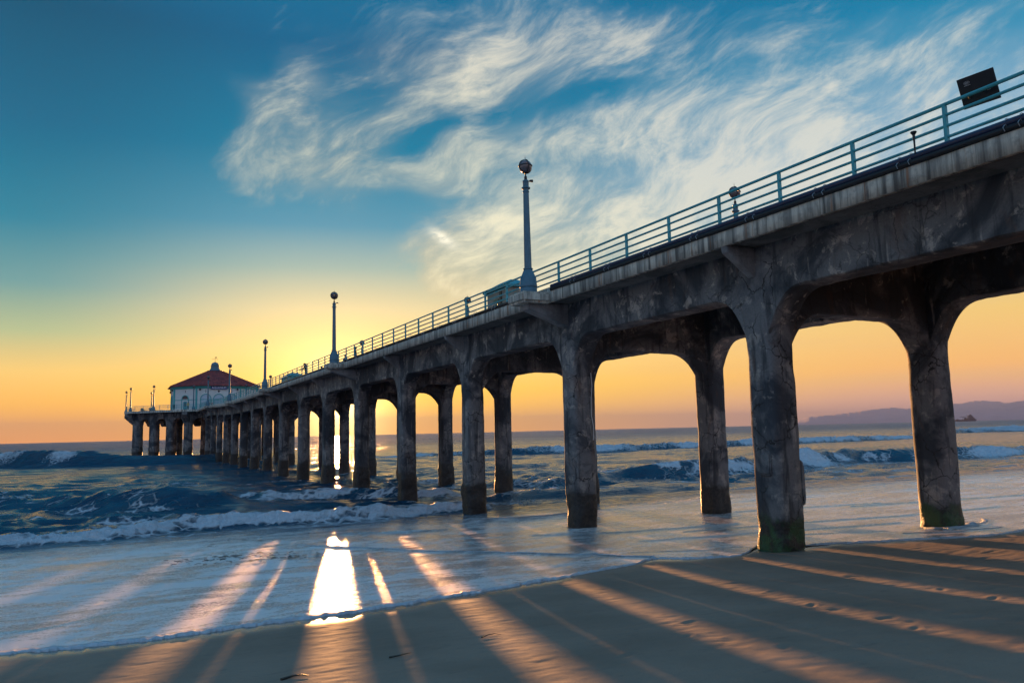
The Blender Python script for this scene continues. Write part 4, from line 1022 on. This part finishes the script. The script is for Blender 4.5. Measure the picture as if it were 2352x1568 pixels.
# ------------------------------------------------------------------ aeroplane
ap = empty('aeroplane', (dp*math.sin(R(az_p))*math.cos(R(el_p)), dp*math.cos(R(az_p))*math.cos(R(el_p)), 4+dp*math.sin(R(el_p))), R(-35)); tag(ap, 'tiny distant aeroplane in the sky between the right hand columns', 'aeroplane')
mb = MB(); mb.tube([(-17, 0, 1), (-12, 0, .4), (12, 0, 0), (17, 0, -.6)], 1.9, 10, 1.9); mb.build('fuselage', MT['backlit'], ap, True)
mb = MB(); mb.prism([(3, 0), (-2, 0), (-8, 16), (-5.5, 16)], -.3, .3, 'z'); mb.prism([(3, 0), (-2, 0), (-8, -16), (-5.5, -16)], -.3, .3, 'z'); mb.build('wing', MT['backlit'], ap)
mb = MB(); mb.prism([(-12, 1), (-17, 1), (-19, 7), (-16.5, 7)], -.3, .3, 'y'); mb.build('tail_fin', MT['backlit'], ap)

def make_hills():
    prof = [(1826, 11), (1861, 19), (1914, 21), (1966, 26), (2001, 30), (2054, 35), (2089, 31), (2140, 32), (2184, 35), (2212, 38), (2248, 44), (2283, 38), (2318, 35), (2352, 38), (2420, 44), (2600, 50), (2900, 55)]
    # azimuth (deg) and height (m) of the skyline seen 24 km off
    hz_ = [(45.5, 0), (46.7, 120), (47.5, 215), (48.9, 250), (50.3, 315), (51.1, 355), (52.6, 410), (53.5, 370), (54.8, 385), (55.8, 430), (56.5, 475), (57.4, 545), (58.3, 490), (59.1, 455), (59.9, 490), (62, 520), (67, 560), (75, 520), (85, 500)]
    P = np.array(hz_); az = np.radians(np.linspace(45.5, 85, 500)); hh = np.interp(np.degrees(az), P[:, 0], P[:, 1])
    hh = hh*(1+.03*fbm(az*90, az*0, o=4))+12*fbm(az*300, az*0+2, o=3)
    rows = []; dd = np.linspace(0, 1, 26)
    D0 = 12000; 
    AZ, T = np.meshgrid(az, dd); Rg = D0+T*2900
    prof_ = np.sin(np.clip(T/.62, 0, 1)*np.pi/2)**.8*(1-.5*ss(T, .62, 1))
    Zh = np.interp(np.degrees(AZ), np.degrees(az), hh)*prof_*(1+.0*T)
    Zh = Zh*(.82+.18*ss(T, .3, .62)) + 60*fbm(AZ*60, T*4, o=4)*T*(1-T)*2*ss(Zh, 30, 200)
    Zh = Zh*.56; Zh[0] = -25; Zh[-1] = -25
    me = npmesh('hills', np.stack([Rg*np.sin(AZ), Rg*np.cos(AZ), Zh], -1).reshape(-1, 3), grid_quads(len(dd), len(az)), MT['hill'])
    o = link('hills', me); tag(o, kind='structure')
make_hills()

# ------------------------------------------------------------------ seaweed
def water_z(x, y): return float(zsand(np.array(x), np.array(y)))+.03
mb = MB()
r_ = random.Random(3)
for (cx, cy, sx, sy, n) in [(3.0, 25.6, .8, .6, 70), (4.7, 24.4, .9, .5, 60), (4.6, 31.5, 1.4, .8, 20), (22.9, 16.1, .35, .2, 12)]:
    for i in range(n):
        x, y = cx+r_.gauss(0, sx), cy+r_.gauss(0, sy); L = r_.uniform(.03, .10); a = r_.uniform(-.5, .5)+(.0)
        z = water_z(x, y)+.03
        mb.tube([(x-L*math.cos(a), y-L*math.sin(a), z), (x, y+r_.uniform(-.03, .03), z+.012), (x+L*math.cos(a), y+L*math.sin(a), z)], r_.uniform(.005, .013), 4)
tag(mb.build('floating_seaweed', MT['weed']), 'scraps of dark seaweed drifting on the thin wash', 'seaweed', kind='stuff')
def kelp(label, pts, r):
    mb = MB(); P = [(x, y, float(zsand(np.array(x), np.array(y)))+.012+.01*math.sin(i)) for i, (x, y) in enumerate(pts)]; mb.tube(P, r, 6, r*.25)
    tag(mb.build('kelp_strand', MT['weed'], smooth=True), label, 'seaweed', 'kelp strands on the sand')
kelp('dark kelp strand at the bottom edge of the sand, left of the middle', [(1.75, 9.57), (1.89, 9.63), (1.99, 9.62), (2.06, 9.54)], .018)
kelp('thin dark kelp strand on the sand right of the bright sunlit stripe', [(3.13, 9.85), (3.25, 9.83), (3.36, 9.87), (3.45, 9.93)], .013)
kelp('small kelp strand lying inside the wide orange stripe of sunlit sand', [(4.57, 10.19), (4.70, 10.27), (4.81, 10.27), (4.87, 10.19)], .009)

# ------------------------------------------------------------------ air
if True:
    mb = MB(); mb.box(-12000, 21000, -700, 16500, -60, 345)
    m = bpy.data.materials.new('haze'); m.use_nodes = True; t = m.node_tree; t.nodes.clear(); g = G(t)
    pv = g.node('ShaderNodeVolumePrincipled'); pv.inputs['Color'].default_value = (.20, .24, .40, 1); pv.inputs['Density'].default_value = .000075; pv.inputs['Anisotropy'].default_value = 0.
    oo = g.node('ShaderNodeOutputMaterial'); g.l.new(pv.outputs[0], oo.inputs['Volume'])
    hz_o = mb.build('haze', m); tag(hz_o, kind='stuff', label='thin sunset haze over the sea that fades the far hills', cat='haze')
